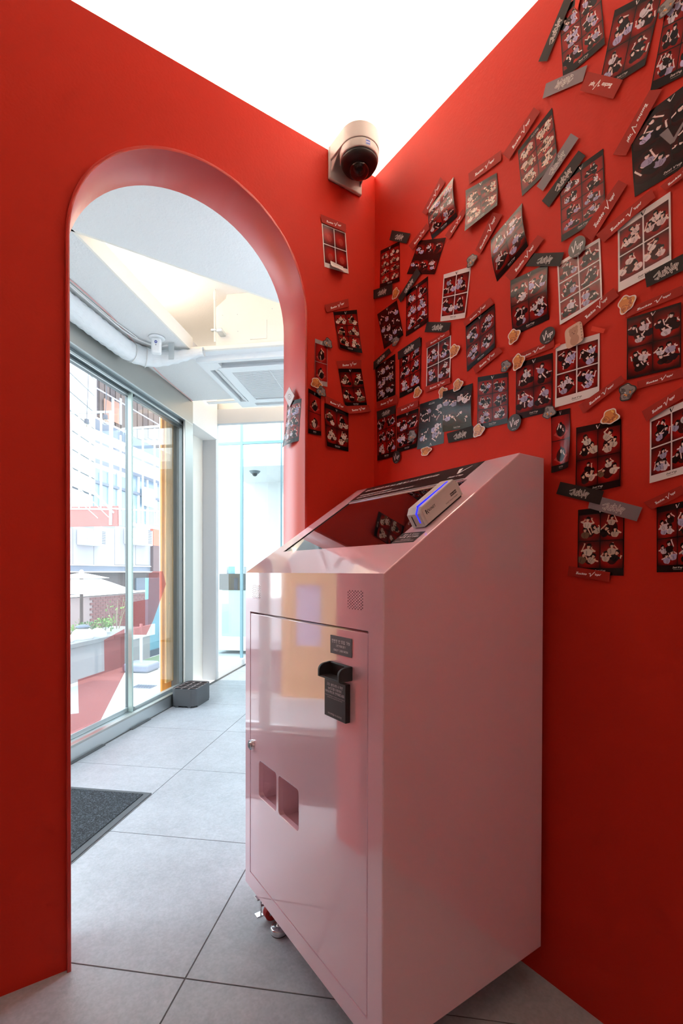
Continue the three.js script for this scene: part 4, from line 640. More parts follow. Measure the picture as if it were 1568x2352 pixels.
function person(x, cx, cy, s, pal, up) { // a small printed figure seen from above, head first
  const hair = ['#120c0c', '#1a1111', '#241512', '#0c0a0b'][rnd() * 4 | 0], skin = pal.skin, cloth = pal.cloth[rnd() * pal.cloth.length | 0], t = R(-0.6, 0.6);
  x.save(); x.translate(cx, cy); x.rotate(t + (up || 0)); x.lineCap = x.lineJoin = 'round';
  x.fillStyle = cloth; x.beginPath(); x.moveTo(-s * .5, s * 2.1); x.bezierCurveTo(-s * 1.3, s * 1.6, -s * 1.15, s * .6, -s * .25, s * .55); x.lineTo(s * .25, s * .55); x.bezierCurveTo(s * 1.15, s * .6, s * 1.3, s * 1.5, s * .5, s * 2.2); x.closePath(); x.fill();
  x.strokeStyle = 'rgba(40,20,24,0.28)'; x.lineWidth = s * .16; for (let i = 0; i < 2; i++) { const fx = R(-.5, .5) * s; x.beginPath(); x.moveTo(fx, R(.9, 1.2) * s); x.quadraticCurveTo(fx + R(-.3, .3) * s, 1.4 * s, fx * .7, 1.9 * s); x.stroke(); }
  const arm = (d) => { const ex = d * s * R(1.1, 1.6), ey = s * R(.6, 1.3), hx = d * s * R(.1, 1.2), hy = s * R(-.6, .9); x.strokeStyle = cloth; x.lineWidth = s * .42; x.beginPath(); x.moveTo(d * s * .75, s * .95); x.lineTo(ex, ey); x.stroke(); x.strokeStyle = skin; x.lineWidth = s * .28; x.beginPath(); x.moveTo(ex, ey); x.lineTo(hx, hy); x.stroke(); x.lineWidth = s * .13; for (let i = -1; i < 2; i++) { x.beginPath(); x.moveTo(hx, hy); x.lineTo(hx + i * s * .16, hy - s * .34); x.stroke(); } };
  const arms = rnd(); if (arms < .7) arm(1); if (arms > .35) arm(-1);
  x.fillStyle = hair; x.beginPath(); x.ellipse(0, -s * .1, s * .56, s * .66, 0, 0, 7); x.fill(); if (rnd() < .45) { x.fillRect(-s * .54, -s * .1, s * .26, s * .9); x.fillRect(s * .28, -s * .1, s * .26, s * .9); }
  x.fillStyle = skin; x.beginPath(); x.ellipse(s * R(-.06, .06), s * .1, s * .37, s * .5, 0, 0, 7); x.fill(); x.fillStyle = hair; x.beginPath(); x.ellipse(s * R(-.15, .15), -s * .4, s * .46, s * .26, R(-.4, .4), 0, 7); x.fill();
  x.fillStyle = 'rgba(90,40,36,0.55)'; x.fillRect(-s * .24, s * .02, s * .17, s * .07); x.fillRect(s * .07, s * .02, s * .17, s * .07); x.fillRect(-s * .1, s * .34, s * .2, s * .07); x.fillStyle = 'rgba(120,60,50,0.3)'; x.fillRect(s * .12, s * .1, s * .2, s * .35);
  x.restore();
}
function drawPrint(sl, p) { // frame, shots, header mark, footer lettering
  const { x } = sl.s, X0 = sl.x, Y0 = sl.y, w = sl.w, h = sl.h, white = p.f === 'w', greyF = p.f === 'g', fr = white ? '#e9e1df' : greyF ? '#a39b9a' : '#15100f', ink = white ? '#1a1414' : '#e6dcdc';
  x.save(); x.beginPath(); x.rect(X0, Y0, 256, 384); x.clip(); x.fillStyle = fr; x.fillRect(X0, Y0, 256, 384);
  const [nc, nr] = p.g, top = p.t ?? 34, bot = p.b ?? 40, side = p.m ?? (white ? 9 : 5), gap = white ? 7 : 4, cw = (w - 2 * side - (nc - 1) * gap) / nc, chh = (h - top - bot - (nr - 1) * gap) / nr;
  const pal = p.warm ? { skin: '#f2cdb4', cloth: ['#e8d8cc', '#1a1412', '#d9c8bc', '#cdb9aa', '#7a5c46'] } : p.pale ? { skin: '#f0cfc2', cloth: ['#e8d5d2', '#dcc4c2', '#f0dedb'] } : { skin: '#f4ddd8', cloth: ['#14100f', '#17121a', '#b9b1d6', '#aaa2c0', '#d8cfd8', '#191313'] };
  for (let r = 0; r < nr; r++) for (let c = 0; c < nc; c++) {
    const x0 = X0 + side + c * (cw + gap), y0 = Y0 + top + r * (chh + gap); x.save(); x.beginPath(); x.rect(x0, y0, cw, chh); x.clip();
    const g = x.createRadialGradient(x0 + cw * R(.3, .7), y0 + chh * R(.35, .8), 4, x0 + cw / 2, y0 + chh / 2, cw * .85), tone = p.dark ? ['#6c1512', '#340d0c', '#1a0808'] : ['#c01c14', '#84120e', '#2c0a09']; g.addColorStop(0, tone[0]); g.addColorStop(.55, tone[1]); g.addColorStop(1, tone[2]); x.fillStyle = g; x.fillRect(x0, y0, cw, chh);
    if (p.floor) { x.fillStyle = '#b9403a'; x.beginPath(); x.moveTo(x0 + cw * .1, y0 + chh * .75); x.lineTo(x0 + cw * .5, y0 + chh * .5); x.lineTo(x0 + cw * .9, y0 + chh * .7); x.lineTo(x0 + cw * .5, y0 + chh * .98); x.fill(); }
    if (p.empty) { x.fillStyle = 'rgba(190,110,96,0.35)'; x.beginPath(); x.ellipse(x0 + cw * .55, y0 + chh * .6, cw * .22, chh * .2, 0, 0, 7); x.fill(); }
    else { const n = p.n ?? 3, s = p.s ?? Math.min(cw, chh) * (n > 4 ? .155 : n > 2 ? .185 : .23);
      x.fillStyle = 'rgba(20,12,12,0.75)'; x.beginPath(); x.ellipse(x0 + cw * .5, y0 + chh * .6, cw * .26, chh * .27, R(-.4, .4), 0, 7); x.fill();
      for (let i = 0; i < n; i++) { const ang = i / n * 6.28 + R(0, 1), q = n > 1 ? .26 : 0; person(x, x0 + cw * (.5 + Math.cos(ang) * q), y0 + chh * (.42 + Math.sin(ang) * q * .9), s * R(.85, 1.15), pal, R(-.3, .3)); } }
    x.restore();
  }
  if (p.v !== 0) vMark(x, X0 + w * .5, Y0 + 17, 22, ink);
  if (p.V) vMark(x, X0 + w * .54, Y0 + h * .5, 90, '#8d8486');
  if (bot > 25) { x.fillStyle = ink; x.font = 'italic bold 13px sans-serif'; x.textAlign = 'center'; x.fillText("Zust V'up", X0 + w * .5, Y0 + h - 21); x.fillRect(X0 + w * .40, Y0 + h - 15, w * .20, 1.2); }
  x.restore();
}
function patch(P, n, base, uvr, curl = {}, N = 8, thick = 0.0003) { // P: four wall points TL, TR, BR, BL
  const pos = [], uv = [], idx = [], up = (u, v) => { const k = curl, f = (a, b) => Math.pow(Math.max(0, a + b - 1), 2); return base + (k.tl || 0) * f(1 - u, 1 - v) + (k.tr || 0) * f(u, 1 - v) + (k.br || 0) * f(u, v) + (k.bl || 0) * f(1 - u, v) + (k.bot || 0) * v * v + (k.bow || 0) * 4 * v * (1 - v) + (k.bowu || 0) * 4 * u * (1 - u); };
  for (let side = 0; side < 2; side++) for (let j = 0; j <= N; j++) for (let i = 0; i <= N; i++) {
    const u = i / N, v = j / N, q = P[0].clone().multiplyScalar((1 - u) * (1 - v)).addScaledVector(P[1], u * (1 - v)).addScaledVector(P[2], u * v).addScaledVector(P[3], (1 - u) * v).addScaledVector(n, up(u, v) - side * thick);
    pos.push(q.x, q.y, q.z); uv.push(uvr[0] + (uvr[2] - uvr[0]) * u, uvr[1] + (uvr[3] - uvr[1]) * v);
  }
  const K = N + 1, o2 = K * K, quad = (a, b, c, d) => idx.push(a, b, c, a, c, d);
  for (let j = 0; j < N; j++) for (let i = 0; i < N; i++) { const a = j * K + i; quad(a, a + K, a + K + 1, a + 1); quad(o2 + a, o2 + a + 1, o2 + a + K + 1, o2 + a + K); }
  for (let i = 0; i < N; i++) { quad(i, i + 1, o2 + i + 1, o2 + i); const b = N * K + i; quad(b, o2 + b, o2 + b + 1, b + 1); const l = i * K, l2 = (i + 1) * K; quad(l, o2 + l, o2 + l2, l2); const r = l + N, r2 = l2 + N; quad(r, r2, o2 + r2, o2 + r); }
  const g = new THREE.BufferGeometry(); g.setAttribute('position', new THREE.Float32BufferAttribute(pos, 3)); g.setAttribute('uv', new THREE.Float32BufferAttribute(uv, 2)); g.setIndex(idx);
  const ng = g.toNonIndexed(); ng.computeVertexNormals(); return toCreasedNormals(ng, 0.7);
}
const uvOf = (sl) => { const hh = sl.s.h; return [sl.x / AT, 1 - sl.y / hh, (sl.x + sl.w) / AT, 1 - (sl.y + sl.h) / hh]; };
const wallOrder = { p: 0, t: 0, s: 0 };
// crop, corners TL TR BR BL, look; label tells what is on it and what it hangs beside
const PRINTS = [
  ['B', 2, [692, 90, 975, -160, 1022, 320, 722, 565], { g: [2, 3], n: 4 }, 'black six shot print under the ceiling edge, its foot held by grey tape'],
  ['B', 2, [1085, 75, 1436, -110, 1305, 470, 967, 672], { g: [2, 2], n: 3 }, 'black four shot print of friends in lilac shirts near the upside down red tape'],
  ['B', 2, [1470, -60, 1800, -230, 1700, 480, 1340, 660], { g: [2, 3], n: 4 }, 'black six shot print with a grey animal sticker at its top edge'],
  ['B', 2, [1203, 890, 1800, 440, 1800, 1050, 1228, 1398], { g: [2, 2], n: 3, V: 1, dark: 1 }, 'large dark print with a big grey V across its middle', { bow: 0.004 }],
  ['B', 2, [400, 1070, 642, 765, 690, 1150, 430, 1392], { g: [2, 3], n: 4, v: 0, warm: 1, flip: 1 }, 'black six shot print hung upside down between red and grey tapes', { br: 0.006 }],
  ['B', 2, [698, 1275, 1005, 1055, 1025, 1525, 713, 1722], { g: [2, 4], n: 3 }, 'tall black eight shot print under a slanted black tape'],
  ['B', 3, [900, 150, 1180, -10, 1210, 300, 917, 530], { g: [2, 2], n: 4, warm: 1 }, 'black four shot print curling off the wall at its foot', { bot: 0.012 }],
  ['B', 3, [575, 310, 793, 28, 828, 385, 600, 590], { g: [2, 3], n: 3 }, 'shiny print washed out by glare below the security camera', { bow: 0.010 }],
  ['B', 3, [133, 690, 305, 605, 308, 965, 130, 1030], { g: [2, 4], n: 3, warm: 1 }, 'black print of crowded bright figures next to the room corner'],
  ['B', 3, [480, 600, 722, 572, 622, 905, 372, 900], { g: [3, 2], n: 2, v: 0, t: 8, b: 10, land: 1 }, 'slanted landscape print of six single poses in two rows'],
  ['B', 3, [702, 905, 948, 830, 900, 1298, 677, 1329], { g: [2, 2], n: 3, f: 'w' }, 'white framed four shot print with a grey animal sticker on its corner'],
  ['B', 3, [1128, 590, 1408, 262, 1462, 650, 1183, 970], { g: [2, 2], n: 3 }, 'shiny black print with pale glare over its upper half', { bow: 0.009 }],
  ['B', 4, [65, 950, 380, 780, 388, 1285, 72, 1430], { g: [2, 2], n: 4 }, 'black four shot print below the wide black tape, an orange sticker at its foot', { tl: 0.008, bow: 0.006 }],
  ['B', 4, [460, 790, 838, 562, 865, 1110, 487, 1335], { g: [2, 3], n: 3, f: 'w', t: 20, b: 22 }, 'white framed six shot print under the round black sticker'],
  ['B', 4, [995, 470, 1460, 155, 1472, 800, 1003, 1045], { g: [2, 2], n: 3, f: 'w', pale: 1, b: 52 }, 'white framed print of friends in pale pink tops'],
  ['B', 6, [1100, 120, 1555, -20, 1555, 525, 1100, 635], { g: [2, 2], n: 4, t: 14, b: 14 }, 'large black print of friends in hooded sweatshirts'],
  ['B', 5, [115, 270, 310, 130, 380, 480, 185, 620], { g: [2, 3], n: 2, dark: 1 }, 'tilted dark print with a grey animal sticker at its lower corner'],
  ['B', 3, [365, 1065, 560, 920, 564, 1333, 364, 1464], { g: [2, 3], n: 3 }, 'black six shot print behind the slanted black tape and orange sticker'],
  ['B', 5, [335, 640, 560, 500, 548, 1010, 342, 1110], { g: [2, 3], n: 3 }, 'black six shot print, black tape on its top, orange sticker at its foot'],
  ['B', 5, [95, 800, 295, 665, 298, 1075, 112, 1180], { g: [2, 3], n: 4, dark: 1 }, 'dim black print beside the room corner above the red lettered tape'],
  ['B', 5, [612, 612, 853, 480, 853, 910, 607, 1010], { g: [2, 2], n: 3, f: 'w', t: 6, b: 6, v: 0 }, 'white framed print with green tinted shots, an orange sticker on its side'],
  ['B', 5, [1000, 390, 1290, 165, 1300, 605, 1015, 845], { g: [2, 2], n: 5 }, 'black four shot print of a crowd, red tape on two of its corners'],
  ['B', 5, [115, 1260, 300, 1190, 305, 1690, 122, 1735], { g: [2, 3], n: 4, t: 50 }, 'black six shot print at the low corner end, the small round sticker at its foot'],
  ['B', 5, [310, 1290, 530, 1210, 520, 1600, 318, 1655], { g: [2, 2], n: 4 }, 'black four shot print with a grey animal sticker on one shot'],
  ['B', 5, [540, 1170, 790, 1090, 780, 1560, 525, 1625], { g: [2, 2], n: 4, dark: 1, flip: 1 }, 'dark print hung upside down above the lowest orange sticker', { bl: 0.006 }],
  ['B', 5, [795, 1050, 1070, 960, 1062, 1400, 770, 1450], { g: [2, 2], n: 2, dark: 1 }, 'shiny grey looking print held by a black tape along its foot', { tl: 0.010, bow: 0.006 }],
  ['B', 5, [1120, 900, 1425, 850, 1425, 1360, 1120, 1430], { g: [2, 3], n: 5 }, 'black six shot print packed with small faces, round sticker at its corner'],
  ['B', 6, [165, 495, 475, 405, 472, 900, 165, 970], { g: [2, 2], n: 3 }, 'black four shot print under the red tape, beside the white framed one'],
  ['B', 6, [500, 350, 870, 240, 870, 760, 498, 868], { g: [2, 2], n: 4, f: 'w', b: 54 }, 'white framed four shot print hung from two small orange tapes under the teddy sticker'],
  ['B', 6, [460, 905, 620, 870, 632, 1375, 475, 1418], { g: [1, 2], n: 1, s: 34, floor: 1 }, 'narrow black strip of two single poses beside the kiosk top', { br: 0.014, bl: 0.006 }],
  ['B', 7, [400, 108, 893, 10, 893, 752, 395, 860], { g: [2, 2], n: 3, warm: 1 }, 'black four shot print with an orange sticker on its top corner'],
  ['B', 6, [1293, 940, 1670, 770, 1670, 1400, 1293, 1504], { g: [2, 2], n: 3, f: 'w' }, 'white framed four shot print below the longest red tape, lower on the wall'],
  ['B', 7, [418, 1010, 928, 950, 920, 1733, 415, 1720], { g: [2, 2], n: 3, warm: 1 }, 'lowest black print of men in dark jackets under the grey tape'],
  ['B', 7, [1280, 985, 1750, 870, 1750, 1690, 1283, 1695], { g: [2, 2], n: 4, pale: 0 }, 'low black print of friends lying down, under the red tape'],
  ['A', 8, [357, 132, 580, 225, 606, 605, 382, 540], { g: [2, 2], f: 'w', empty: 1, t: 10, b: 40, v: 0 }, 'white framed print of four empty red shots below the security camera'],
  ['A', 8, [465, 960, 685, 940, 717, 1355, 518, 1300], { g: [2, 3], n: 3, warm: 1 }, 'black six shot print between the arch and the corner', { br: 0.012, bl: 0.008 }],
  ['A', 8, [295, 1208, 410, 1250, 405, 1660, 290, 1630], { g: [1, 2], n: 1, s: 34, floor: 1, f: 'g', warm: 1 }, 'narrow grey framed strip of two single poses beside the arch'],
  ['A', 8, [510, 1490, 725, 1490, 778, 1840, 572, 1840], { g: [2, 2], n: 3, warm: 1 }, 'slanted black four shot print held by red tape above and below'],
  ['A', 8, [233, 1670, 350, 1740, 348, 2115, 230, 2090], { g: [1, 2], n: 1, s: 30, floor: 1, warm: 1 }, 'narrow black strip of two single poses beside the arch'],
  ['A', 8, [382, 1810, 605, 1905, 605, 2260, 392, 2215], { g: [2, 2], n: 3, warm: 1 }, 'lowest black print beside the arch with waving hands', { bl: 0.010 }],
  ['J', 8, [38, 1830, 172, 1765, 145, 2160, 20, 2230], { g: [2, 3], n: 4 }, 'curled shiny print stuck inside the arch opening', { bowu: 0.012, bl: 0.012 }],
];
const printMat = [];
PRINTS.forEach((p, i) => { const sl = slot(i); p.slot = sl; drawPrint(sl, p[3]); });
ATL.forEach((a, k) => { printMat[k] = std([1, 1, 1], 0.22, { map: tex(a.c), specularIntensity: 0.55 }); });
PRINTS.forEach(([wall, c, q, look, label, curl], i) => {
  const P = [0, 1, 2, 3].map((k) => wallPoint(wall, c, q[2 * k], q[2 * k + 1])), ctr = P.reduce((a, b) => a.add(b), V(0, 0, 0)).multiplyScalar(0.25);
  const sl = PRINTS[i].slot, uvr = uvOf(sl), r = look.flip ? [uvr[2], uvr[3], uvr[0], uvr[1]] : uvr; const K = curl || { br: R(0.001, 0.004), bl: R(0, 0.003) };
  const g = clean(patch(P, NORM[wall], 0.0006 + (i % 8) * 0.00018, r, K)); g.translate(-ctr.x, -ctr.y, -ctr.z);
  const m = shadow(new THREE.Mesh(g, printMat[sl.k])); m.name = numbered('photo_print'); m.position.copy(ctr); m.userData = { label, category: 'photo', group: wall === 'B' ? 'photo prints on the long red wall' : 'photo prints around the arch' }; scene.add(m);
});
// tapes
const TC = { r: canvas(512, 150), k: canvas(512, 150), g: canvas(512, 150), o: canvas(64, 64) };
{ let x = TC.r[1]; x.fillStyle = '#ab281a'; x.fillRect(0, 0, 512, 150); touch(x, 512, 150); x = TC.k[1]; x.fillStyle = '#2a2422'; x.fillRect(0, 0, 512, 150); graffiti(x, 512, 150, '#efe9e4', '#2a2422'); x = TC.g[1]; x.fillStyle = '#8d8288'; x.fillRect(0, 0, 512, 150); graffiti(x, 512, 150, '#f3eeec', '#4a4246'); x = TC.o[1]; x.fillStyle = '#e8452e'; x.fillRect(0, 0, 64, 64); }
const tapeMat = Object.fromEntries(Object.entries(TC).map(([k, [c]]) => [k, std([1, 1, 1], k === 'r' ? 0.6 : 0.55, { map: tex(c), specularIntensity: 0.5 })]));
const TAPES = [ // kind, wall, crop, corners in reading order, what sets it apart
  ['k', 'B', 2, [550, 445, 730, 10, 790, 0, 612, 440], 'steep black tape beside the topmost six shot print'], ['g', 'B', 2, [865, 585, 580, 707, 605, 600, 898, 468], 'grey tape with upside down lettering under the topmost print'],
  ['r', 'B', 2, [1080, 710, 845, 650, 900, 515, 1150, 575], 'red tape with upside down lettering at the foot of the lilac shirts print'], ['r', 'B', 2, [1430, 640, 1170, 1110, 1080, 1105, 1340, 650], 'red tape with lettering running downwards beside the big grey V print'],
  ['r', 'B', 2, [300, 1100, 520, 770, 565, 800, 345, 1140], 'steep red tape beside the upside down six shot print'], ['g', 'B', 2, [540, 1328, 783, 953, 838, 988, 585, 1362], 'steep grey tape between two black prints'],
  ['k', 'B', 2, [575, 1430, 835, 1073, 885, 1110, 625, 1475], 'steep black tape across the tall eight shot print'], ['r', 'B', 2, [55, 1235, 287, 1070, 285, 1145, 60, 1310], 'red tape across the top of the curling four shot print'],
  ['r', 'B', 4, [680, 520, 1010, 60, 1085, 100, 775, 600], 'red tape on the lower corner of the tall eight shot print'], ['r', 'B', 4, [810, 545, 1300, 140, 1335, 215, 880, 610], 'long red tape on the corner of the pale pink tops print'],
  ['r', 'B', 2, [1415, 1330, 1700, 1080, 1740, 1150, 1450, 1360], 'red tape at the foot of the big grey V print'], ['r', 'B', 4, [10, 900, 300, 545, 355, 580, 70, 960], 'red tape between the glare print and the wide black tape'],
  ['k', 'B', 4, [255, 705, 528, 695, 490, 818, 185, 820], 'wide level black tape beside the round black sticker'], ['r', 'B', 4, [600, 1290, 965, 1010, 1010, 1080, 690, 1350], 'red tape on the lower corner of the white framed six shot print'],
  ['r', 'B', 4, [1080, 1200, 1568, 990, 1600, 1060, 1070, 1275], 'red tape above the hooded sweatshirts print'], ['k', 'B', 4, [1240, 890, 1600, 700, 1640, 830, 1258, 1008], 'black tape on the foot of the pale pink tops print'],
  ['k', 'B', 3, [245, 510, 412, 540, 375, 630, 222, 600], 'short black tape above the crowded bright figures print'], ['r', 'B', 3, [395, 650, 560, 450, 590, 490, 430, 690], 'red tape on the corner of the slanted landscape print'],
  ['r', 'B', 3, [515, 350, 680, 30, 720, 80, 550, 375], 'steep red tape beside the glare print below the security camera'], ['r', 'B', 3, [720, 560, 880, 320, 915, 345, 760, 590], 'red tape at the lower corner of the glare print below the security camera'],
  ['r', 'B', 3, [995, 690, 1150, 350, 1240, 370, 1040, 725], 'wide red tape beside the print with pale glare on its upper half'], ['r', 'B', 5, [985, 350, 1250, 110, 1290, 165, 1005, 400], 'red tape on the top corner of the crowd print'],
  ['k', 'B', 3, [75, 1050, 250, 990, 245, 1085, 68, 1132], 'short black tape under the crowded bright figures print'], ['k', 'B', 3, [300, 1120, 470, 850, 505, 900, 325, 1162], 'steep black tape under the slanted landscape print'],
  ['k', 'B', 5, [62, 770, 240, 610, 262, 650, 80, 838], 'slanted black tape beside the room corner'], ['k', 'B', 5, [328, 650, 555, 495, 560, 590, 332, 730], 'black tape across the top of a six shot print near the corner'],
  ['k', 'B', 5, [622, 350, 862, 355, 838, 458, 597, 452], 'level black tape between the two smaller white framed prints'], ['r', 'B', 5, [610, 560, 845, 430, 853, 480, 612, 612], 'red tape on the top of the green tinted print'],
  ['r', 'B', 5, [600, 1000, 853, 905, 860, 960, 605, 1060], 'red tape on the foot of the green tinted print'], ['r', 'B', 5, [1080, 800, 1340, 600, 1380, 650, 1110, 870], 'red tape on the lower corner of the crowd print'],
  ['r', 'B', 5, [115, 1150, 320, 1075, 325, 1160, 120, 1215], 'red tape under the dim print beside the room corner'], ['r', 'B', 5, [320, 1210, 530, 1130, 535, 1195, 325, 1270], 'red tape on the top of the print with a grey sticker in one shot'],
  ['k', 'B', 5, [118, 1245, 310, 1180, 300, 1265, 125, 1330], 'black tape across the top of the low corner print'], ['k', 'B', 5, [820, 1465, 1085, 1385, 1085, 1505, 838, 1560], 'black tape along the foot of the shiny grey print'],
  ['r', 'B', 6, [130, 450, 495, 290, 498, 360, 150, 500], 'red tape under the half covered round sticker'], ['r', 'B', 6, [700, 850, 1060, 600, 1090, 650, 740, 920], 'red tape on the lower corner of the print under the teddy sticker'],
  ['r', 'B', 6, [1190, 650, 1568, 540, 1580, 610, 1195, 710], 'red tape under the hooded sweatshirts print'], ['r', 'B', 6, [1230, 900, 1568, 690, 1590, 780, 1270, 985], 'red tape above the lower white framed print'],
  ['g', 'B', 7, [575, 840, 1135, 985, 1072, 1137, 538, 990], 'grey tape lying half under a black tape'], ['k', 'B', 7, [235, 703, 715, 805, 668, 955, 190, 835], 'black tape lapping over the grey tape'],
  ['r', 'B', 7, [1150, 930, 1568, 740, 1600, 830, 1240, 1010], 'red tape above the low print of friends lying down'], ['r', 'B', 7, [330, 1625, 785, 1695, 770, 1800, 315, 1730], 'red tape on the foot of the lowest print'],
  ['r', 'A', 8, [342, 55, 578, 150, 580, 225, 355, 132], 'red tape above the empty red shots print'], ['r', 'A', 8, [380, 900, 600, 840, 605, 915, 400, 970], 'red tape at the top corner of the six shot print by the arch'],
  ['r', 'A', 8, [490, 1420, 720, 1410, 720, 1490, 505, 1490], 'red tape above the slanted four shot print by the arch'], ['r', 'A', 8, [385, 1740, 590, 1840, 600, 1905, 390, 1810], 'red tape above the waving hands print'],
  ['r', 'A', 8, [570, 1840, 790, 1830, 803, 1895, 595, 1915], 'red tape under the slanted four shot print by the arch', { bot: 0.006 }],
  ['o', 'B', 6, [815, 185, 925, 210, 910, 245, 805, 225], 'small plain orange tape at the top corner farther from the teddy sticker'], ['o', 'B', 6, [485, 350, 540, 325, 545, 345, 490, 380], 'small plain orange tape touching the lettered red tape'], ['o', 'B', 2, [815, -20, 850, -10, 828, 80, 808, 60], 'small plain orange tape on the topmost print'],
];
TAPES.forEach(([k, wall, c, q, where, curl], i) => {
  const P = [0, 1, 2, 3].map((j) => wallPoint(wall, c, q[2 * j], q[2 * j + 1])), ctr = P.reduce((a, b) => a.add(b), V(0, 0, 0)).multiplyScalar(0.25);
  const long = (P[0].distanceTo(P[1])) / P[1].distanceTo(P[2]), f = Math.min(1, Math.max(0.72, long / (512 / 150))), uvr = k === 'o' ? [0, 1, 1, 0] : long < 3.1 ? [0.5 - f * 0.5, 1, 0.5 + f * 0.5, 0] : [0, 1, 1, 0];
  const g = clean(patch(P, NORM[wall], 0.0044 + (i % 6) * 0.0003, uvr, curl || {}, 4, 0.0002)); g.translate(-ctr.x, -ctr.y, -ctr.z);
  const m = shadow(new THREE.Mesh(g, tapeMat[k])); m.name = numbered('tape_strip'); m.position.copy(ctr); m.userData = { label: where, category: 'tape', group: 'tape strips on the red walls' }; scene.add(m);
});
// stickers: plain stand-ins with the size and colours of the printed ones
function stickerShape(kind, n = 48) { const pts = []; for (let i = 0; i < n; i++) { const t = i / n * 6.2832, r = kind === 'v' ? 1 : kind === 't' ? 1 / Math.pow(Math.pow(Math.abs(Math.cos(t)), 5) + Math.pow(Math.abs(Math.sin(t)), 5), 0.2) : 0.86 + 0.10 * Math.cos(3 * t + 1) + 0.08 * Math.cos(5 * t + (kind === 'g' ? 2 : 0.4)); pts.push([r * Math.cos(t) / 1.06, r * Math.sin(t) / 1.06]); } return pts; }
const SK = {};
for (const kind of ['b', 'g', 'v', 't']) {
  const [c, x] = canvas(256, 256), pts = stickerShape(kind), path = (k) => { x.beginPath(); pts.forEach(([a, b], i) => x[i ? 'lineTo' : 'moveTo'](128 + a * 122 * k, 128 - b * 122 * k)); x.closePath(); };
  if (kind === 'v') { x.fillStyle = '#1d1919'; x.fillRect(0, 0, 256, 256); x.strokeStyle = '#f2eeee'; x.lineWidth = 11; x.lineCap = x.lineJoin = 'round'; for (const q of [[[62, 96], [84, 178], [112, 58]], [[122, 92], [118, 104]], [[132, 118], [134, 156], [152, 156], [158, 112]], [[176, 112], [172, 182]], [[176, 116], [206, 104], [202, 132], [176, 146]]]) { x.beginPath(); q.forEach((p, i) => x[i ? 'lineTo' : 'moveTo'](...p)); x.stroke(); } x.font = 'bold 14px sans-serif'; x.fillStyle = '#f2eeee'; x.textAlign = 'center'; x.fillText('ZUST V UP', 128, 222); }
  else if (kind === 't') { x.fillStyle = '#d9b39c'; x.fillRect(0, 0, 256, 256); x.fillStyle = '#b98a70'; for (const [a, b, r] of [[90, 62, 22], [166, 62, 22], [128, 96, 56], [128, 182, 58]]) { x.beginPath(); x.arc(a, b, r, 0, 7); x.fill(); } x.fillStyle = '#7d5644'; x.beginPath(); x.arc(110, 92, 6, 0, 7); x.arc(146, 92, 6, 0, 7); x.fill(); x.beginPath(); x.ellipse(128, 112, 10, 7, 0, 0, 7); x.fill(); x.strokeStyle = '#5c4236'; [...'저스트브이업'].forEach((ch, i) => korean(x, ch, 212, 34 + i * 32, 24, 3)); }
  else { const [rim, c1, c2, c3] = kind === 'b' ? ['#efe2d8', '#d98438', '#b45a26', '#f0c060'] : ['#2a2422', '#8d8784', '#5c5655', '#e08a3c']; x.fillStyle = rim; x.fillRect(0, 0, 256, 256); path(0.86); x.fillStyle = c1; x.fill(); x.save(); path(0.86); x.clip();
    for (let i = 0; i < 12; i++) { x.fillStyle = [c2, c3, c1, kind === 'g' ? '#c9c4c2' : '#c2702e'][i % 4]; x.beginPath(); x.ellipse(R(50, 206), R(50, 206), R(10, 34), R(8, 24), R(0, 3), 0, 7); x.fill(); } x.strokeStyle = kind === 'b' ? '#7a3a18' : '#1d1918'; x.lineWidth = 5; for (let i = 0; i < 6; i++) { x.beginPath(); x.arc(R(60, 196), R(60, 196), R(14, 36), R(0, 3), R(3, 6)); x.stroke(); } x.restore(); }
  SK[kind] = std([1, 1, 1], 0.4, { map: tex(c), clearcoat: 0.3, clearcoatRoughness: 0.2 });
}
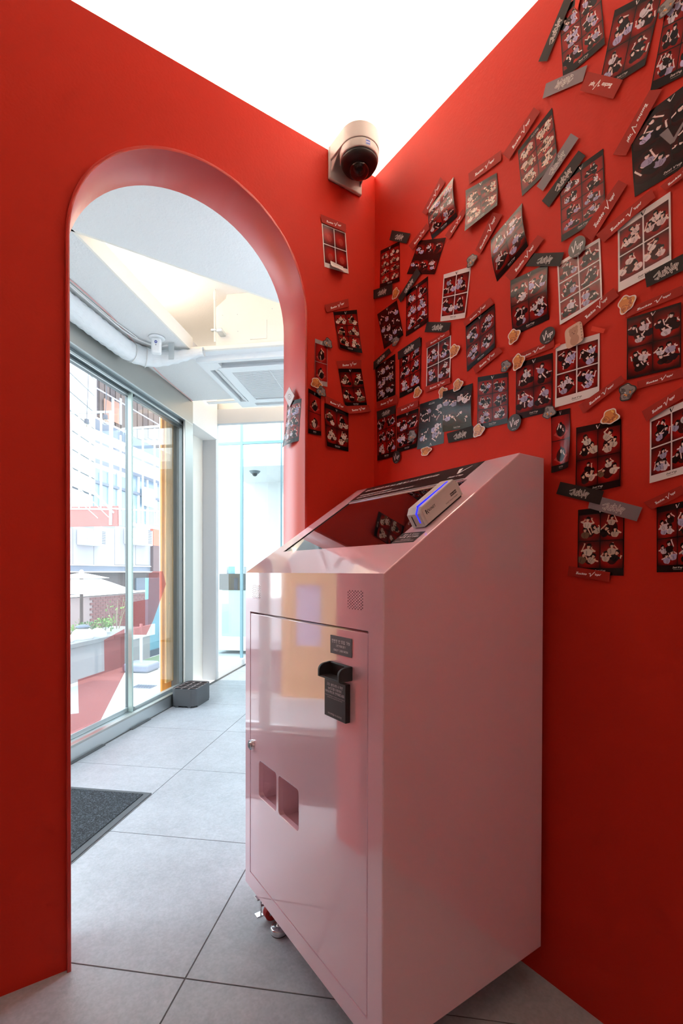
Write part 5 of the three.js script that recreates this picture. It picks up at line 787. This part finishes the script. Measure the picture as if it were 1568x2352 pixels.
const STICK = [ // kind, wall, crop, centre, half width, half height, tilt in the picture, words
  ['g', 'B', 2, 1462, 62, 84, 66, 0.5, 'grey and orange die cut sticker between the two topmost lilac and six shot prints'], ['b', 'B', 3, 280, 1080, 38, 58, 0, 'orange die cut sticker between two black tapes near the corner'], ['g', 'B', 3, 964, 785, 56, 66, 0.4, 'grey die cut sticker on the corner of the white framed print'],
  ['b', 'B', 4, 1082, 1152, 96, 94, 0.5, 'largest orange die cut sticker, above the hooded sweatshirts print'], ['b', 'B', 6, 157, 270, 62, 72, 0.4, 'orange die cut sticker near the half covered round sticker'], ['b', 'B', 5, 898, 640, 62, 76, 0.3, 'orange die cut sticker on the side of the green tinted print'],
  ['b', 'B', 5, 530, 1055, 48, 66, 0, 'orange die cut sticker at the foot of a six shot print near the corner'], ['b', 'B', 5, 782, 1055, 52, 66, 0.4, 'orange die cut sticker half under the shiny grey print'], ['b', 'B', 5, 934, 982, 60, 72, 0.2, 'orange die cut sticker on the top of the shiny grey print'],
  ['b', 'B', 5, 1140, 1435, 70, 78, 0.2, 'orange die cut sticker at the end of the low black tape'], ['b', 'B', 5, 614, 1640, 64, 54, 2.6, 'lowest orange die cut sticker, turned upside down'], ['b', 'B', 6, 195, 485, 62, 80, 0.3, 'pinkish orange die cut sticker beside a grey one'],
  ['g', 'B', 6, 88, 520, 52, 60, 0.3, 'grey die cut sticker beside the pinkish orange one'], ['g', 'B', 5, 310, 545, 44, 56, 0.3, 'grey die cut sticker at the foot of the tilted dark print'], ['g', 'B', 5, 476, 1488, 50, 72, 0.1, 'grey die cut sticker stuck on one shot of a black print'],
  ['g', 'B', 6, 455, 908, 66, 66, 0, 'grey die cut sticker at the top of the narrow black strip'], ['g', 'B', 6, 1108, 738, 86, 90, 0.5, 'grey die cut sticker with a dark rim under the hooded sweatshirts print'], ['b', 'B', 6, 968, 948, 92, 78, -0.2, 'orange die cut sticker on the top corner of a black four shot print'],
  ['v', 'B', 4, 645, 650, 82, 92, 0, 'large round black sticker with white lettering on the white framed six shot print'], ['v', 'B', 6, 440, 265, 70, 72, 0, 'round black sticker half covered by a red tape'], ['v', 'B', 5, 320, 1702, 42, 66, 0, 'small round black sticker near the corner, lowest of its kind'], ['v', 'B', 6, 160, 995, 62, 74, 0, 'round black sticker at the foot of the print packed with faces'],
  ['t', 'B', 6, 665, 262, 80, 96, 0.15, 'tan square teddy sticker above the white framed print'],
  ['g', 'A', 8, 407, 1256, 50, 54, -0.3, 'grey die cut sticker on the top of the grey strip by the arch'], ['b', 'A', 8, 300, 1628, 60, 58, 0, 'orange die cut sticker on the foot of the grey strip by the arch'], ['g', 'A', 8, 346, 1706, 54, 58, -0.3, 'grey die cut sticker on the top of the black strip by the arch'],
];
STICK.forEach(([kind, wall, c, cx, cy, hw, hh, tilt, label], i) => {
  const n = NORM[wall], ctr = wallPoint(wall, c, cx, cy), ct = Math.cos(tilt), st = Math.sin(tilt), pts = stickerShape(kind), base = 0.0068 + (i % 3) * 0.0002, pos = [], uv = [], idx = [], N = pts.length;
  const right = wall === 'B' ? V(0, 0, 1) : V(1, 0, 0), rx = Math.abs(wallPoint(wall, c, cx + hw, cy).sub(ctr).dot(right)), ry = Math.abs(wallPoint(wall, c, cx, cy - hh).y - ctr.y);   // real size on the wall
  const put = (a, b, h) => { const p = V(0, 0, 0).addScaledVector(right, (a * ct - b * st) * rx).addScaledVector(n, h); p.y += (a * st + b * ct) * ry; pos.push(p.x, p.y, p.z); uv.push(0.5 + a * 0.476, 0.5 + b * 0.476); };
  put(0, 0, base); pts.forEach(([a, b]) => put(a, b, base)); pts.forEach(([a, b]) => put(a, b, base - 0.0005));
  for (let k = 0; k < N; k++) { const a = 1 + k, b = 1 + (k + 1) % N; idx.push(0, a, b, a, a + N, b, b, a + N, b + N); }
  const g = new THREE.BufferGeometry(); g.setAttribute('position', new THREE.Float32BufferAttribute(pos, 3)); g.setAttribute('uv', new THREE.Float32BufferAttribute(uv, 2)); g.setIndex(idx);
  let ng = g.toNonIndexed(); ng.computeVertexNormals(); ng = clean(toCreasedNormals(ng, 0.5)); const m = shadow(new THREE.Mesh(ng, SK[kind])); m.name = numbered('sticker'); m.position.copy(ctr); m.userData = { label, category: 'sticker', group: 'stickers on the red walls' }; scene.add(m);
});
{ // folded paper slip and the pasted card inside the arch
  const P = [435, 487, 553, 545, 553, 620, 430, 570], q = [0, 1, 2, 3].map((k) => wallPoint('A', 8, P[2 * k], P[2 * k + 1])), ctr = q[0].clone().add(q[2]).multiplyScalar(0.5);
  const [c, x] = canvas(128, 96); x.fillStyle = '#ded6d0'; x.fillRect(0, 0, 128, 96); x.strokeStyle = '#8a8078'; x.lineWidth = 2; for (let j = 0; j < 3; j++) { x.beginPath(); for (let i = 0; i < 14; i++) x.lineTo(16 + i * 7, 26 + j * 22 + R(-5, 5)); x.stroke(); }
  const g = clean(patch(q, V(0, 0, 1), 0.004, [0, 1, 1, 0], { bot: 0.02 }, 6)); g.translate(-ctr.x, -ctr.y, -ctr.z); const m = shadow(new THREE.Mesh(g, std([1, 1, 1], 0.8, { map: tex(c) }))); m.name = 'paper_slip'; m.position.copy(ctr); m.userData = { label: 'small curled paper slip with pencil scribble on the empty red shots print', category: 'paper' }; scene.add(m);
  const D = [50, 1755, 95, 1665, 143, 1750, 97, 1855], d = [0, 1, 2, 3].map((k) => wallPoint('J', 8, D[2 * k], D[2 * k + 1])), dc = d[0].clone().add(d[2]).multiplyScalar(0.5);
  const [c2, x2] = canvas(128, 128); x2.fillStyle = '#e6dee0'; x2.fillRect(0, 0, 128, 128); x2.strokeStyle = '#333'; x2.lineWidth = 3; x2.beginPath(); x2.ellipse(64, 66, 30, 22, 0.8, 0, 7); x2.stroke(); x2.beginPath(); x2.arc(60, 66, 8, 0, 7); x2.stroke();
  const dg = clean(patch(d, V(-1, 0, 0), 0.016, [0, 1, 1, 0], {}, 4, 0.002)); dg.translate(-dc.x, -dc.y, -dc.z); const dm = shadow(new THREE.Mesh(dg, std([1, 1, 1], 0.7, { map: tex(c2) }))); dm.name = 'paper_card'; dm.position.copy(dc); dm.userData = { label: 'white diamond shaped card with a pen drawing inside the arch', category: 'card' }; scene.add(dm);
}
renderer.render(scene, camera);
